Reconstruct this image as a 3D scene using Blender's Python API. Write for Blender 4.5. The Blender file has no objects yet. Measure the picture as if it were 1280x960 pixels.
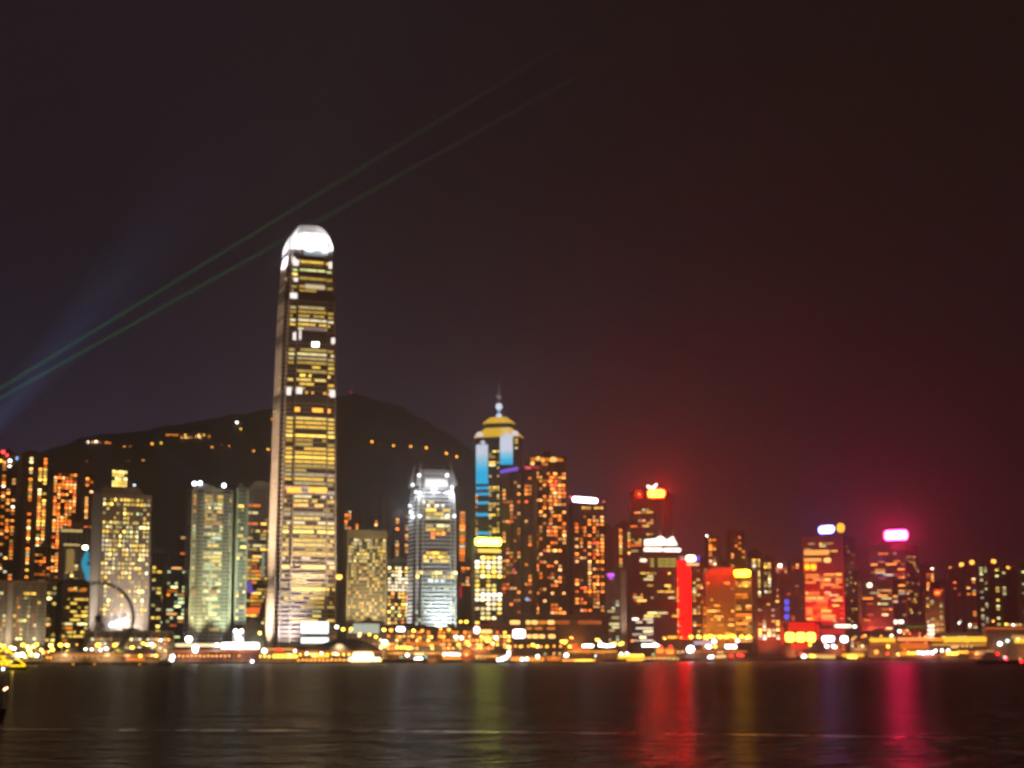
import bpy, bmesh, math, random
from mathutils import Vector, Matrix
R = math.radians
random.seed(7)
# ------------------------------------------------------------------ camera
FPX = 2180.0                                   # focal length in photo pixels (1280 wide)
CAMZ = 10.0
HOR = 815.0                                    # photo row of the horizon
TILT = math.atan((HOR - 480.0) / FPX)
scene = bpy.context.scene
cam_d = bpy.data.cameras.new('camera')
cam = bpy.data.objects.new('camera', cam_d)
scene.collection.objects.link(cam)
cam.location = (0, 0, CAMZ)
cam.rotation_euler = (math.pi / 2 + TILT, 0, 0)
cam_d.sensor_width = 36.0
cam_d.lens = 36.0 * FPX / 1280.0
cam_d.clip_start = 0.5
cam_d.clip_end = 30000
cam_d.dof.use_dof = True                       # the lens was focused short: every far light is a small disc
cam_d.dof.focus_distance = 15.0
BLUR = 4.1                                     # disc size in photo pixels
cam_d.dof.aperture_fstop = (cam_d.lens / 1000.0) / (BLUR * 15.0 / FPX)
scene.camera = cam
# ------------------------------------------------------------------ exposure
scene.view_settings.view_transform = 'Standard'
scene.view_settings.look = 'None'
scene.view_settings.exposure = 0.0
scene.view_settings.gamma = 1.0
scene.view_settings.use_curve_mapping = False
scene.cycles.max_bounces = 4
scene.cycles.volume_bounces = 0
scene.cycles.transparent_max_bounces = 16
scene.cycles.use_denoising = True
scene.cycles.sample_clamp_indirect = 4.0
scene.cycles.volume_step_rate = 1.0
# ------------------------------------------------------------------ world: night sky lit by the city
world = bpy.data.worlds.new('World')
scene.world = world
world.use_nodes = True
wn, wl = world.node_tree.nodes, world.node_tree.links
for n in list(wn): wn.remove(n)
def N(nodes, t, **kw):
    n = nodes.new(t)
    for k, v in kw.items(): setattr(n, k, v)
    return n
def ramp01(nodes, links, sock, a, b, smooth=True):
    m = N(nodes, 'ShaderNodeMapRange')
    m.interpolation_type = 'SMOOTHSTEP' if smooth else 'LINEAR'
    m.inputs['From Min'].default_value = a; m.inputs['From Max'].default_value = b
    links.new(sock, m.inputs['Value'])
    return m.outputs['Result']
def mixc(nodes, links, fac, a, b, blend='MIX'):
    m = N(nodes, 'ShaderNodeMix'); m.data_type = 'RGBA'; m.blend_type = blend
    for s, v in ((m.inputs[0], fac), (m.inputs[6], a), (m.inputs[7], b)):
        if isinstance(v, bpy.types.NodeSocket): links.new(v, s)
        elif isinstance(v, (int, float)): s.default_value = v
        else: s.default_value = (*v, 1)
    return m.outputs[2]
tc = N(wn, 'ShaderNodeTexCoord'); sx = N(wn, 'ShaderNodeSeparateXYZ')
wl.new(tc.outputs['Generated'], sx.inputs[0])
east = ramp01(wn, wl, sx.outputs['X'], -0.22, 0.20)
up = ramp01(wn, wl, sx.outputs['Z'], 0.0, 0.25)
low = mixc(wn, wl, east, (0.0560, 0.0420, 0.0860), (0.0270, 0.0060, 0.0055))
high = mixc(wn, wl, east, (0.0195, 0.0125, 0.0150), (0.0130, 0.0070, 0.0045))
sky = mixc(wn, wl, up, low, high)
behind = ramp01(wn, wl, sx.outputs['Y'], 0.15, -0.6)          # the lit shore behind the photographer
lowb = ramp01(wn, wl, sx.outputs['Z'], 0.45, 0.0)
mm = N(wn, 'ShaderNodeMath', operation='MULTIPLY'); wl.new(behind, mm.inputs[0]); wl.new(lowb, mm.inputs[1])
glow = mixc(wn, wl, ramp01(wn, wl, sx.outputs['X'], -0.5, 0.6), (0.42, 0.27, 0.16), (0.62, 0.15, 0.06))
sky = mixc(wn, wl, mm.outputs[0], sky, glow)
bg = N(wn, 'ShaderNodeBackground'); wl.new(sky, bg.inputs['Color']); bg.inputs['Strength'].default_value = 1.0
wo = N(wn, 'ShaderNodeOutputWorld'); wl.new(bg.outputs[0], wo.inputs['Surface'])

# ------------------------------------------------------------------ geometry of the view (used to survey where things stand)
ct, st = math.cos(TILT), math.sin(TILT)
def ray(px, py):
    x, v = (px - 640.0) / FPX, (480.0 - py) / FPX
    return Vector((x, ct - v * st, st + v * ct))
def at(px, py, D):                              # the point on a sight line at a ground distance D
    d = ray(px, py); t = D / d.y
    return Vector((d.x * t, D, CAMZ + d.z * t))
def proj(p):
    X, Y, Z = p[0], p[1], p[2] - CAMZ
    zc = Y * ct + Z * st; yc = -Y * st + Z * ct
    return 640 + FPX * X / zc, 480 - FPX * yc / zc
def mpp(D): return D / FPX / ct
def lerp(tab, x):
    if x <= tab[0][0]: return tab[0][1]
    for (a, va), (b, vb) in zip(tab, tab[1:]):
        if x <= b: return va + (vb - va) * (x - a) / (b - a)
    return tab[-1][1]
SHORE = [(-700, 1290), (0, 1400), (330, 1560), (700, 1680), (900, 1950), (1150, 2250), (1900, 2700)]
QUAY = 3.0

# ------------------------------------------------------------------ mesh collector
class MB:
    def __init__(self): self.v = []; self.f = []; self.m = []
    def quadbox(self, c8, mi=0):
        b = len(self.v); self.v += [tuple(c) for c in c8]
        for q in ((0, 3, 2, 1), (4, 5, 6, 7), (0, 1, 5, 4), (1, 2, 6, 5), (2, 3, 7, 6), (3, 0, 4, 7)):
            self.f.append([b + i for i in q]); self.m.append(mi)
    def box(self, x0, x1, y0, y1, z0, z1, mi=0):
        self.quadbox([(x0, y0, z0), (x1, y0, z0), (x1, y1, z0), (x0, y1, z0), (x0, y0, z1), (x1, y0, z1), (x1, y1, z1), (x0, y1, z1)], mi)
    def frustum(self, cx, cy, z0, z1, a0, b0, a1, b1, mi=0):
        self.quadbox([(cx - a0, cy - b0, z0), (cx + a0, cy - b0, z0), (cx + a0, cy + b0, z0), (cx - a0, cy + b0, z0),
                      (cx - a1, cy - b1, z1), (cx + a1, cy - b1, z1), (cx + a1, cy + b1, z1), (cx - a1, cy + b1, z1)], mi)
    def prism(self, poly, z0, z1, mi=0, s1=1.0):
        n = len(poly); b = len(self.v)
        self.v += [(x, y, z0) for x, y in poly] + [(x * s1, y * s1, z1) for x, y in poly]
        self.f.append([b + i for i in reversed(range(n))]); self.m.append(mi)
        self.f.append([b + n + i for i in range(n)]); self.m.append(mi)
        for i in range(n):
            j = (i + 1) % n; self.f.append([b + i, b + j, b + n + j, b + n + i]); self.m.append(mi)
    def extrude_y(self, poly, y0, y1, mi=0):     # poly in x,z
        n = len(poly); b = len(self.v)
        self.v += [(x, y0, z) for x, z in poly] + [(x, y1, z) for x, z in poly]
        self.f.append([b + i for i in range(n)]); self.m.append(mi)
        self.f.append([b + n + i for i in reversed(range(n))]); self.m.append(mi)
        for i in range(n):
            j = (i + 1) % n; self.f.append([b + j, b + i, b + n + i, b + n + j]); self.m.append(mi)
    def extrude_x(self, poly, x0, x1, mi=0):     # poly in y,z
        n = len(poly); b = len(self.v)
        self.v += [(x0, y, z) for y, z in poly] + [(x1, y, z) for y, z in poly]
        self.f.append([b + i for i in reversed(range(n))]); self.m.append(mi)
        self.f.append([b + n + i for i in range(n)]); self.m.append(mi)
        for i in range(n):
            j = (i + 1) % n; self.f.append([b + i, b + j, b + n + j, b + n + i]); self.m.append(mi)
    def tube(self, p, q, r0, r1=None, n=8, mi=0):
        r1 = r0 if r1 is None else r1
        p, q = Vector(p), Vector(q); ax = (q - p).normalized()
        u = ax.orthogonal().normalized(); w = ax.cross(u); b = len(self.v)
        for c, r in ((p, r0), (q, r1)):
            for i in range(n):
                a = 2 * math.pi * i / n; self.v.append(tuple(c + (u * math.cos(a) + w * math.sin(a)) * r))
        for i in range(n):
            j = (i + 1) % n; self.f.append([b + i, b + j, b + n + j, b + n + i]); self.m.append(mi)
        self.f.append([b + i for i in reversed(range(n))]); self.m.append(mi)
        self.f.append([b + n + i for i in range(n)]); self.m.append(mi)
    def ball(self, c, r, sz=1.0, n=10, k=6, mi=0):
        b = len(self.v); c = Vector(c)
        self.v.append((c.x, c.y, c.z - r * sz))
        for i in range(1, k):
            t = math.pi * i / k
            for j in range(n):
                a = 2 * math.pi * j / n
                self.v.append((c.x + r * math.sin(t) * math.cos(a), c.y + r * math.sin(t) * math.sin(a), c.z - r * sz * math.cos(t)))
        self.v.append((c.x, c.y, c.z + r * sz)); last = len(self.v) - 1
        for j in range(n):
            self.f.append([b, b + 1 + (j + 1) % n, b + 1 + j]); self.m.append(mi)
            for i in range(k - 2):
                o = b + 1 + i * n; self.f.append([o + j, o + (j + 1) % n, o + n + (j + 1) % n, o + n + j]); self.m.append(mi)
            o = b + 1 + (k - 2) * n; self.f.append([o + j, o + (j + 1) % n, last]); self.m.append(mi)
    def mesh(self, name, mats):
        me = bpy.data.meshes.new(name); me.from_pydata(self.v, [], self.f)
        for m in (mats if isinstance(mats, (list, tuple)) else [mats]): me.materials.append(m)
        me.polygons.foreach_set('material_index', self.m); me.update()
        return me
    def build(self, name, mats, parent=None):
        return link(name, self.mesh(name, mats), parent)
COL = scene.collection
def link(name, data, parent=None, loc=None, rot=None):
    o = bpy.data.objects.new(name, data); COL.objects.link(o)
    if parent is not None: o.parent = parent
    if loc is not None: o.location = loc
    if rot is not None: o.rotation_euler = rot
    return o
def tag(o, label, cat, group=None):
    o['label'] = label; o['category'] = cat
    if group: o['group'] = group
    return o
def thing(name, label, cat, loc, rz=0.0, group=None):
    return tag(link(name, None, None, loc, (0, 0, rz)), label, cat, group)
def setting(o, kind='structure'):
    o['kind'] = kind; return o
def copy_tree(o, parent=None):
    c = o.copy(); COL.objects.link(c)
    if parent is not None: c.parent = parent
    for ch in o.children: copy_tree(ch, c)
    return c

# ------------------------------------------------------------------ materials
MATS = {}
def mat(name, base, rough=0.7, metal=0.0, var=0.25, scale=0.15, spec=0.4):
    if name in MATS: return MATS[name]
    m = bpy.data.materials.new(name); m.use_nodes = True
    n, l = m.node_tree.nodes, m.node_tree.links; p = n['Principled BSDF']
    p.inputs['Roughness'].default_value = rough; p.inputs['Metallic'].default_value = metal
    p.inputs['Specular IOR Level'].default_value = spec
    t = N(n, 'ShaderNodeTexCoord'); z = N(n, 'ShaderNodeTexNoise')
    z.inputs['Scale'].default_value = scale; z.inputs['Detail'].default_value = 5
    l.new(t.outputs['Object'], z.inputs['Vector'])
    c = mixc(n, l, z.outputs['Fac'], tuple(v * (1 - var) for v in base), tuple(min(1, v * (1 + var)) for v in base))
    l.new(c, p.inputs['Base Color']); MATS[name] = m
    return m
def emi(name, col, strength, sample=False):
    if name in MATS: return MATS[name]
    m = bpy.data.materials.new(name); m.use_nodes = True
    n, l = m.node_tree.nodes, m.node_tree.links
    p = n['Principled BSDF']; p.inputs['Base Color'].default_value = (0.05, 0.05, 0.05, 1)
    p.inputs['Emission Color'].default_value = (*col, 1); p.inputs['Emission Strength'].default_value = strength
    p.inputs['Roughness'].default_value = 0.3
    m.cycles.emission_sampling = 'FRONT_BACK' if sample else 'NONE'
    MATS[name] = m
    return m
GLASS = mat('dark_glass', (0.030, 0.032, 0.036), 0.18, 0, 0.3, 0.05, 0.6)
STONE = mat('pale_stone', (0.36, 0.32, 0.27), 0.75)
STONE2 = mat('buff_stone', (0.30, 0.24, 0.18), 0.8)
CONC = mat('weathered_concrete', (0.24, 0.20, 0.17), 0.85)
BRICK = mat('brown_cladding', (0.16, 0.10, 0.075), 0.8)
DARK = mat('dark_cladding', (0.07, 0.06, 0.055), 0.6)
REDC = mat('red_cladding', (0.36, 0.09, 0.06), 0.7)
GREEN_G = mat('green_grey_cladding', (0.27, 0.285, 0.22), 0.5)
ALU = mat('silver_aluminium', (0.55, 0.56, 0.57), 0.4, 0.3)
WHITE = mat('white_paint', (0.80, 0.79, 0.77), 0.5)
STEEL = mat('dark_painted_steel', (0.05, 0.05, 0.055), 0.5, 0.4)
ROOFM = mat('dark_roofing', (0.035, 0.032, 0.032), 0.8)
TIMBER = mat('weathered_timber', (0.10, 0.07, 0.05), 0.8)
PAVE = mat('quay_paving', (0.16, 0.14, 0.12), 0.85, 0, 0.3, 0.3)
PAL = {
    'O': [(1, .20, .018), (1, .26, .028), (1, .34, .05), (1, .48, .13)],
    'Y': [(1, .66, .10), (1, .71, .17), (1, .60, .08), (.97, .82, .36)],
    'D': [(1, .50, .06), (1, .56, .10)],
    'W': [(1, .84, .52), (1, .90, .68), (1, .76, .36)],
    'G': [(.78, .86, .34), (.62, .82, .50), (.95, .86, .38)],
    'C': [(.70, .95, 1.0), (.85, 1, .9)],
    'R': [(1, .12, .03), (1, .26, .05), (1, .48, .18)],
}
def win_mat(pal, i, lev):
    return emi('lit_window_%s_%d_%d' % (pal, i, lev), PAL[pal][i], (0.8, 1.6, 3.0, 5.6)[lev])
_ub = {}
def unit_win(m):
    if m.name not in _ub:
        b = MB(); b.box(-.5, .5, -.5, .5, -.5, .5); _ub[m.name] = b.mesh('window', m)
    return _ub[m.name]

# ------------------------------------------------------------------ lights
def spot(parent, loc, target, power, col, angle=60, size=1.0, blend=1.0):
    d = bpy.data.lights.new('flood_or_fill_lamp', 'SPOT'); d.energy = power; d.color = col
    d.spot_size = R(angle); d.spot_blend = blend; d.shadow_soft_size = size
    o = link('flood_or_fill_lamp', d, parent, loc)
    o.rotation_euler = (Vector(target) - Vector(loc)).to_track_quat('-Z', 'Y').to_euler()
    return o
def point(parent, loc, power, col, size=0.5):
    d = bpy.data.lights.new('lamp_light', 'POINT'); d.energy = power; d.color = col; d.shadow_soft_size = size
    return link('lamp_light', d, parent, loc)

# ------------------------------------------------------------------ the setting
def hill_ridge(px):
    return lerp([(-700, 690), (-300, 640), (0, 590), (100, 552), (180, 541), (300, 520), (400, 503), (440, 496), (500, 512), (560, 545),
                 (640, 600), (720, 650), (820, 690), (950, 712), (1100, 722), (1280, 735), (1900, 760)], px)
from mathutils import noise as mnoise
def hill_z(x, y):
    px = 640 + FPX * x / y / ct * 0.985
    top = CAMZ + (HOR - hill_ridge(px)) / FPX * 3900
    t = max(0.0, min(1.0, (y - 2750) / 1150.0)); t = t * t * (3 - 2 * t)
    back = max(0.0, min(1.0, (y - 3900) / 1800.0))
    n = (22 * mnoise.fractal(Vector((x * .004, y * .004, 0)), 1.0, 2.0, 4) + 16 * mnoise.fractal(Vector((x * .03, y * .03, 5)), .6, 2.0, 3)) if t > 0 else 0
    return QUAY + 1 + (top - QUAY) * t * (1 - 0.7 * back) + n * t * (1 - t * 0.7)
def build_hills():
    b = MB(); nx, ny = 460, 60
    for j in range(ny + 1):
        y = 2700 + (6000 - 2700) * j / ny
        for i in range(nx + 1):
            x = (-0.75 + 1.5 * i / nx) * y
            b.v.append((x, y, hill_z(x, y) if j else QUAY - 1))
    for j in range(ny):
        for i in range(nx):
            o = j * (nx + 1) + i; b.f.append([o, o + 1, o + nx + 2, o + nx + 1]); b.m.append(0)
    o = b.build('hills', mat('wooded_hillside', (0.108, 0.118, 0.125), 0.95, 0, 0.35, 0.02)); setting(o)
    for p in o.data.polygons: p.use_smooth = True
build_hills()
def build_land():
    b = MB(); pts = []
    for px in range(-700, 1901, 50):
        D = lerp(SHORE, px); pts.append((at(px, HOR, D).x, D))
    pts += [(6500, 3500), (6500, 6200), (-6500, 6200), (-6500, 1350)]
    b.prism(pts, -3.0, QUAY, 0)
    setting(b.build('ground', PAVE))
    k = MB()                                     # the seawall cope, a kerb along the edge
    edge = pts[:-4]
    for (x0, y0), (x1, y1) in zip(edge, edge[1:]):
        k.quadbox([(x0, y0 - .25, 2.6), (x1, y1 - .25, 2.6), (x1, y1 + .6, 2.6), (x0, y0 + .6, 2.6),
                   (x0, y0 - .25, 3.16), (x1, y1 - .25, 3.16), (x1, y1 + .6, 3.16), (x0, y0 + .6, 3.16)])
    setting(k.build('quay_kerb', CONC))
build_land()
def build_water():
    ys = []
    y = 30.0
    while y < 6500:
        ys.append(y)
        y += max(2.0, y * 0.03)
    nx = 150; b = MB()
    for y in ys:
        for i in range(nx + 1):
            a = -1.0 + 2.0 * i / nx; a = a * (0.42 + 0.75 * abs(a) ** 2)
            x = a * (y + 120)
            h = 0.0
            b.v.append((x, y, h))
    for j in range(len(ys) - 1):
        for i in range(nx):
            o = j * (nx + 1) + i; b.f.append([o, o + 1, o + nx + 2, o + nx + 1]); b.m.append(0)
    o = len(b.v)
    b.v += [(-260, -300, -.2), (260, -300, -.2), (260, 31, -.2), (-260, 31, -.2)]; b.f.append([o, o + 1, o + 2, o + 3]); b.m.append(0)
    m = bpy.data.materials.new('harbour_water'); m.use_nodes = True
    n, l = m.node_tree.nodes, m.node_tree.links; p = n['Principled BSDF']
    n.remove(p)
    gl = N(n, 'ShaderNodeBsdfGlossy'); gl.inputs['Roughness'].default_value = 0.23; gl.inputs['Color'].default_value = (1, 1, 1, 1)
    df = N(n, 'ShaderNodeBsdfDiffuse'); df.inputs['Color'].default_value = (0.012, 0.013, 0.012, 1)
    mx = N(n, 'ShaderNodeMixShader'); mx.inputs[0].default_value = 0.25      # mean reflectance of a choppy surface seen at a low angle
    l.new(df.outputs[0], mx.inputs[1]); l.new(gl.outputs[0], mx.inputs[2]); l.new(mx.outputs[0], n['Material Output'].inputs['Surface'])
    def waves(octaves, target):
        t = N(n, 'ShaderNodeTexCoord'); prev = None
        for sc, sy, dist in octaves:
            mp = N(n, 'ShaderNodeMapping'); mp.inputs['Scale'].default_value = (sc, sy, 1); l.new(t.outputs['Object'], mp.inputs[0])
            z = N(n, 'ShaderNodeTexNoise'); z.inputs['Scale'].default_value = 1.0; z.inputs['Detail'].default_value = 4; l.new(mp.outputs[0], z.inputs['Vector'])
            bp = N(n, 'ShaderNodeBump'); bp.inputs['Distance'].default_value = dist; bp.inputs['Strength'].default_value = 0.9
            l.new(z.outputs['Fac'], bp.inputs['Height'])
            if prev is not None: l.new(prev, bp.inputs['Normal'])
            prev = bp.outputs[0]
        l.new(prev, target)
    waves(((0.024, .017, 22.0), (0.10, .085, 10.0), (0.28, .26, 6.0)), gl.inputs['Normal'])
    setting(b.build('water', m))
    # the slick left by a passing boat: a narrow, calmer band right across the view
    k = MB(); rn = random.Random(5); prev = None
    m2 = m.copy(); m2.name = 'calm_water'; MATS['calm_water'] = m2
    for q in m2.node_tree.nodes:
        if q.bl_idname == 'ShaderNodeBsdfGlossy': q.inputs['Roughness'].default_value = 0.20
        if q.bl_idname == 'ShaderNodeMixShader': q.inputs[0].default_value = 0.75
        if q.bl_idname == 'ShaderNodeBump': q.inputs['Distance'].default_value *= 0.25
    for i in range(420):
        px = -500 + i * 5.5
        yw = CAMZ * FPX / (lerp([(-400, 905), (0, 909), (500, 911), (950, 915.5), (1280, 921), (1900, 934)], px) - HOR)
        wd = max(.05, 5.0 * mnoise.noise(Vector((px * .013, 3.1, 0))) + 2.6 * mnoise.noise(Vector((px * .05, 7.1, 0))) + .9)
        x = (px - 640) * yw / FPX; cur = ((x, yw - wd, .02), (x, yw + wd * .8, .02))
        if prev:
            o = len(k.v); k.v += [prev[0], cur[0], cur[1], prev[1]]; k.f.append([o, o + 1, o + 2, o + 3]); k.m.append(0)
        prev = cur
    setting(k.build('boat_wake', m2))
build_water()
def build_haze():
    b = MB(); b.box(-6800, 6800, -320, 6800, -4, 1400)
    m = bpy.data.materials.new('night_haze'); m.use_nodes = True
    n, l = m.node_tree.nodes, m.node_tree.links
    n.remove(n['Principled BSDF'])
    v = N(n, 'ShaderNodeVolumePrincipled'); v.inputs['Color'].default_value = (0.76, 0.86, 1.0, 1)
    v.inputs['Density'].default_value = HAZE; v.inputs['Anisotropy'].default_value = 0.8
    l.new(v.outputs[0], n['Material Output'].inputs['Volume'])
    setting(b.build('haze', m), 'stuff')
HAZE = 0.00016
build_haze()
# ------------------------------------------------------------------ towers
OCC = []                                         # (x0, x1, top row, distance) of everything that stands in front
SPECS = []
class Bld: pass
def hidden(p, D, own=None):
    px, py = proj(p)
    if px < -6 or px > 1286: return True
    for o in OCC:
        if o[4] is not own and o[3] < D - 4 and o[0] + .8 < px < o[1] - .8 and py > o[2] + 1.2: return True
    return False
def spec(label, x0, x1, top, D, **k):
    k.update(label=label, x0=x0, x1=x1, top=top, D=D); SPECS.append(k); OCC.append((x0, x1, k.get('occtop', top), D, k))
    return k
def frame(k):
    """position, turn and size of a building from where it stands and how wide it looks"""
    b = Bld(); b.k = k; D = k['D']; mid = (k['top'] + HOR) / 2
    a, c = at(k['x0'], mid, D), at(k['x1'], mid, D)
    xc = (a.x + c.x) / 2; W = (c.x - a.x) * math.cos(math.atan2(xc, D))
    s = k.get('s', .18); r = R(k.get('r', 14)); phi = math.atan2(xc, D)
    b.w = W * (1 - s) / math.cos(r); b.d = W * s / math.sin(r)
    b.d = min(b.d, k.get('dmax', 60))
    sg = 1 if k.get('side', 'L') == 'L' else -1
    b.alpha = -phi + sg * r; b.sg = sg; b.D = D
    b.h = at(640, k['top'], D).z - QUAY
    dep = (b.w * math.sin(r) + b.d * math.cos(r)) / 2
    b.loc = Vector((xc + phi * 0.0 + xc / D * dep, D + dep, QUAY))
    b.rot = Matrix.Rotation(b.alpha, 3, 'Z')
    b.n = b.rot @ Vector((0, -1, 0))
    return b
def loc_on(b, px, py, off=0.0, face='F'):
    """height and sideways place on the front (or visible side) face where a sight line meets it"""
    if face == 'F': p0 = b.loc + b.rot @ Vector((0, -b.d / 2 - off, 0)); n = b.n
    else: p0 = b.loc + b.rot @ Vector((-b.sg * (b.w / 2 + off), 0, 0)); n = b.rot @ Vector((-b.sg, 0, 0))
    d = ray(px, py); o = Vector((0, 0, CAMZ))
    t = (p0 - o).dot(n) / d.dot(n); p = b.rot.inverted() @ (o + d * t - b.loc)
    return (p.x, p.z) if face == 'F' else (p.y, p.z)
def zrow(b, py): return loc_on(b, (b.k['x0'] + b.k['x1']) / 2, py)[1]

def lozenge(w, h, d, rad, mi=0, n=5, case=False):
    b = MB(); rad = min(rad, w / 2 - .01, h / 2 - .01); poly = []
    for cx, cz, a0 in ((w / 2 - rad, h / 2 - rad, 0), (-w / 2 + rad, h / 2 - rad, 90), (-w / 2 + rad, -h / 2 + rad, 180), (w / 2 - rad, -h / 2 + rad, 270)):
        for i in range(n + 1):
            a = R(a0 + 90 * i / n); poly.append((cx + rad * math.cos(a), cz + rad * math.sin(a)))
    b.extrude_y(poly, -d / 2, d / 2, mi)
    if case: b.m = [0] + [1] * (len(b.m) - 1)     # only the front lights up, sides and back are casing
    return b
def sign(b, px0, px1, py0, py1, m, rad=.5, name='sign', off=1.4, tilt=0.0, posts=False, label=None):
    """a lit sign box fixed to the front (or standing over the parapet on posts)"""
    u0, z1 = loc_on(b, px0, py0, off); u1, z0 = loc_on(b, px1, py1, off)
    w, h = abs(u1 - u0), abs(z1 - z0)
    o = lozenge(w, h, 1.6, rad * h, case=True).build(name, [m, STEEL], b.root)
    o.location = ((u0 + u1) / 2, -b.d / 2 - off, (z0 + z1) / 2); o.rotation_euler = (0, tilt, 0)
    if label: o['label'] = label
    if posts:
        p = MB()
        for i in range(4):
            u = u0 + (u1 - u0) * (i + .5) / 4
            p.box(u - .2, u + .2, -b.d / 2 - off + .85, -b.d / 2 - off + 1.2, min(b.h, z0) - 2, z1)
        p.box(min(u0, u1), max(u0, u1), -b.d / 2 - off + .85, -b.d / 2 - off + 1.15, (z0 + z1) / 2 - .2, (z0 + z1) / 2 + .2)
        p.build('sign_frame', STEEL, o.parent)
    return o

def windows(b, ws, rnd):
    cand = []
    for q in ws:
        face = q.get('face', 'F'); span = b.w if face == 'F' else b.d
        fh = q.get('fh', b.fh); cw = q.get('cw', 3.0)
        ztop, zbot = zrow(b, q['y'][0]), max(2.5, zrow(b, q['y'][1]))
        ztop = min(ztop, b.h - 0.5)
        u0, u1 = q.get('u', (0.03, 0.97)); n = max(1, int((u1 - u0) * span / cw)); cw = (u1 - u0) * span / n
        k0, k1 = int(zbot / fh), int(ztop / fh)
        cols = [rnd.random() < q.get('colp', 1.0) for _ in range(n)]
        for k in range(k0, max(k1, k0 + 1)):
            pf = q.get('p', .4)
            if q.get('office'):
                pf *= rnd.choice((0.05, .5, .9, 1.2, 1.6, 1.9))
            pl = q['pal']; pi = rnd.randrange(len(PAL[pl]))
            i = 0
            while i < n:
                if not cols[i] or rnd.random() > pf: i += 1; continue
                run = 1
                if q.get('office'):
                    run = min(n - i, rnd.randint(*q.get('run', (1, 4))))
                u = (u0 * span - span / 2) + (i + run / 2) * cw
                ww = run * cw - cw * q.get('gap', .32)
                z = (k + q.get('zc', .66)) * fh; wh = fh * q.get('wh', .5)
                pp = rnd.choice(pl + 'OYDWR'[0:0]) if False else pl
                if 'mix' in q and rnd.random() < q['mix'][1]: pp = q['mix'][0]
                ci = pi if (q.get('office') and pp == pl) else rnd.randrange(len(PAL[pp]))
                lev = rnd.choices((0, 1, 2, 3), q.get('lev', (2, 4, 3, 1)))[0]
                if face == 'F': lp = Vector((u, -b.d / 2 - .18, z)); rz = 0.0
                else: lp = Vector((-b.sg * (b.w / 2 + .18), u, z)); rz = math.pi / 2
                i += run + (1 if q.get('office') and rnd.random() < .3 else 0)
                if z + wh / 2 > b.h - .3: continue
                if hidden(b.loc + b.rot @ lp, b.D, b.k): continue
                cand.append((ww * wh * (.5 + lev), lp, rz, ww, wh, win_mat(pp, ci, lev)))
    rnd.shuffle(cand); cand.sort(key=lambda c: -c[0])
    for _, lp, rz, ww, wh, m in cand[:100]:
        o = link('window', unit_win(m), b.root, lp, (0, 0, rz)); o.scale = (ww, .4, wh)
    if len(cand) > 100:
        mb = MB(); ms = []
        for _, lp, rz, ww, wh, m in cand[100:]:
            if m not in ms: ms.append(m)
            a, c = (ww / 2, .2) if rz == 0 else (.2, ww / 2)
            mb.box(lp.x - a, lp.x + a, lp.y - c, lp.y + c, lp.z - wh / 2, lp.z + wh / 2, ms.index(m))
        o = mb.build('window_rows', ms, b.root); o['kind'] = 'stuff'

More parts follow.
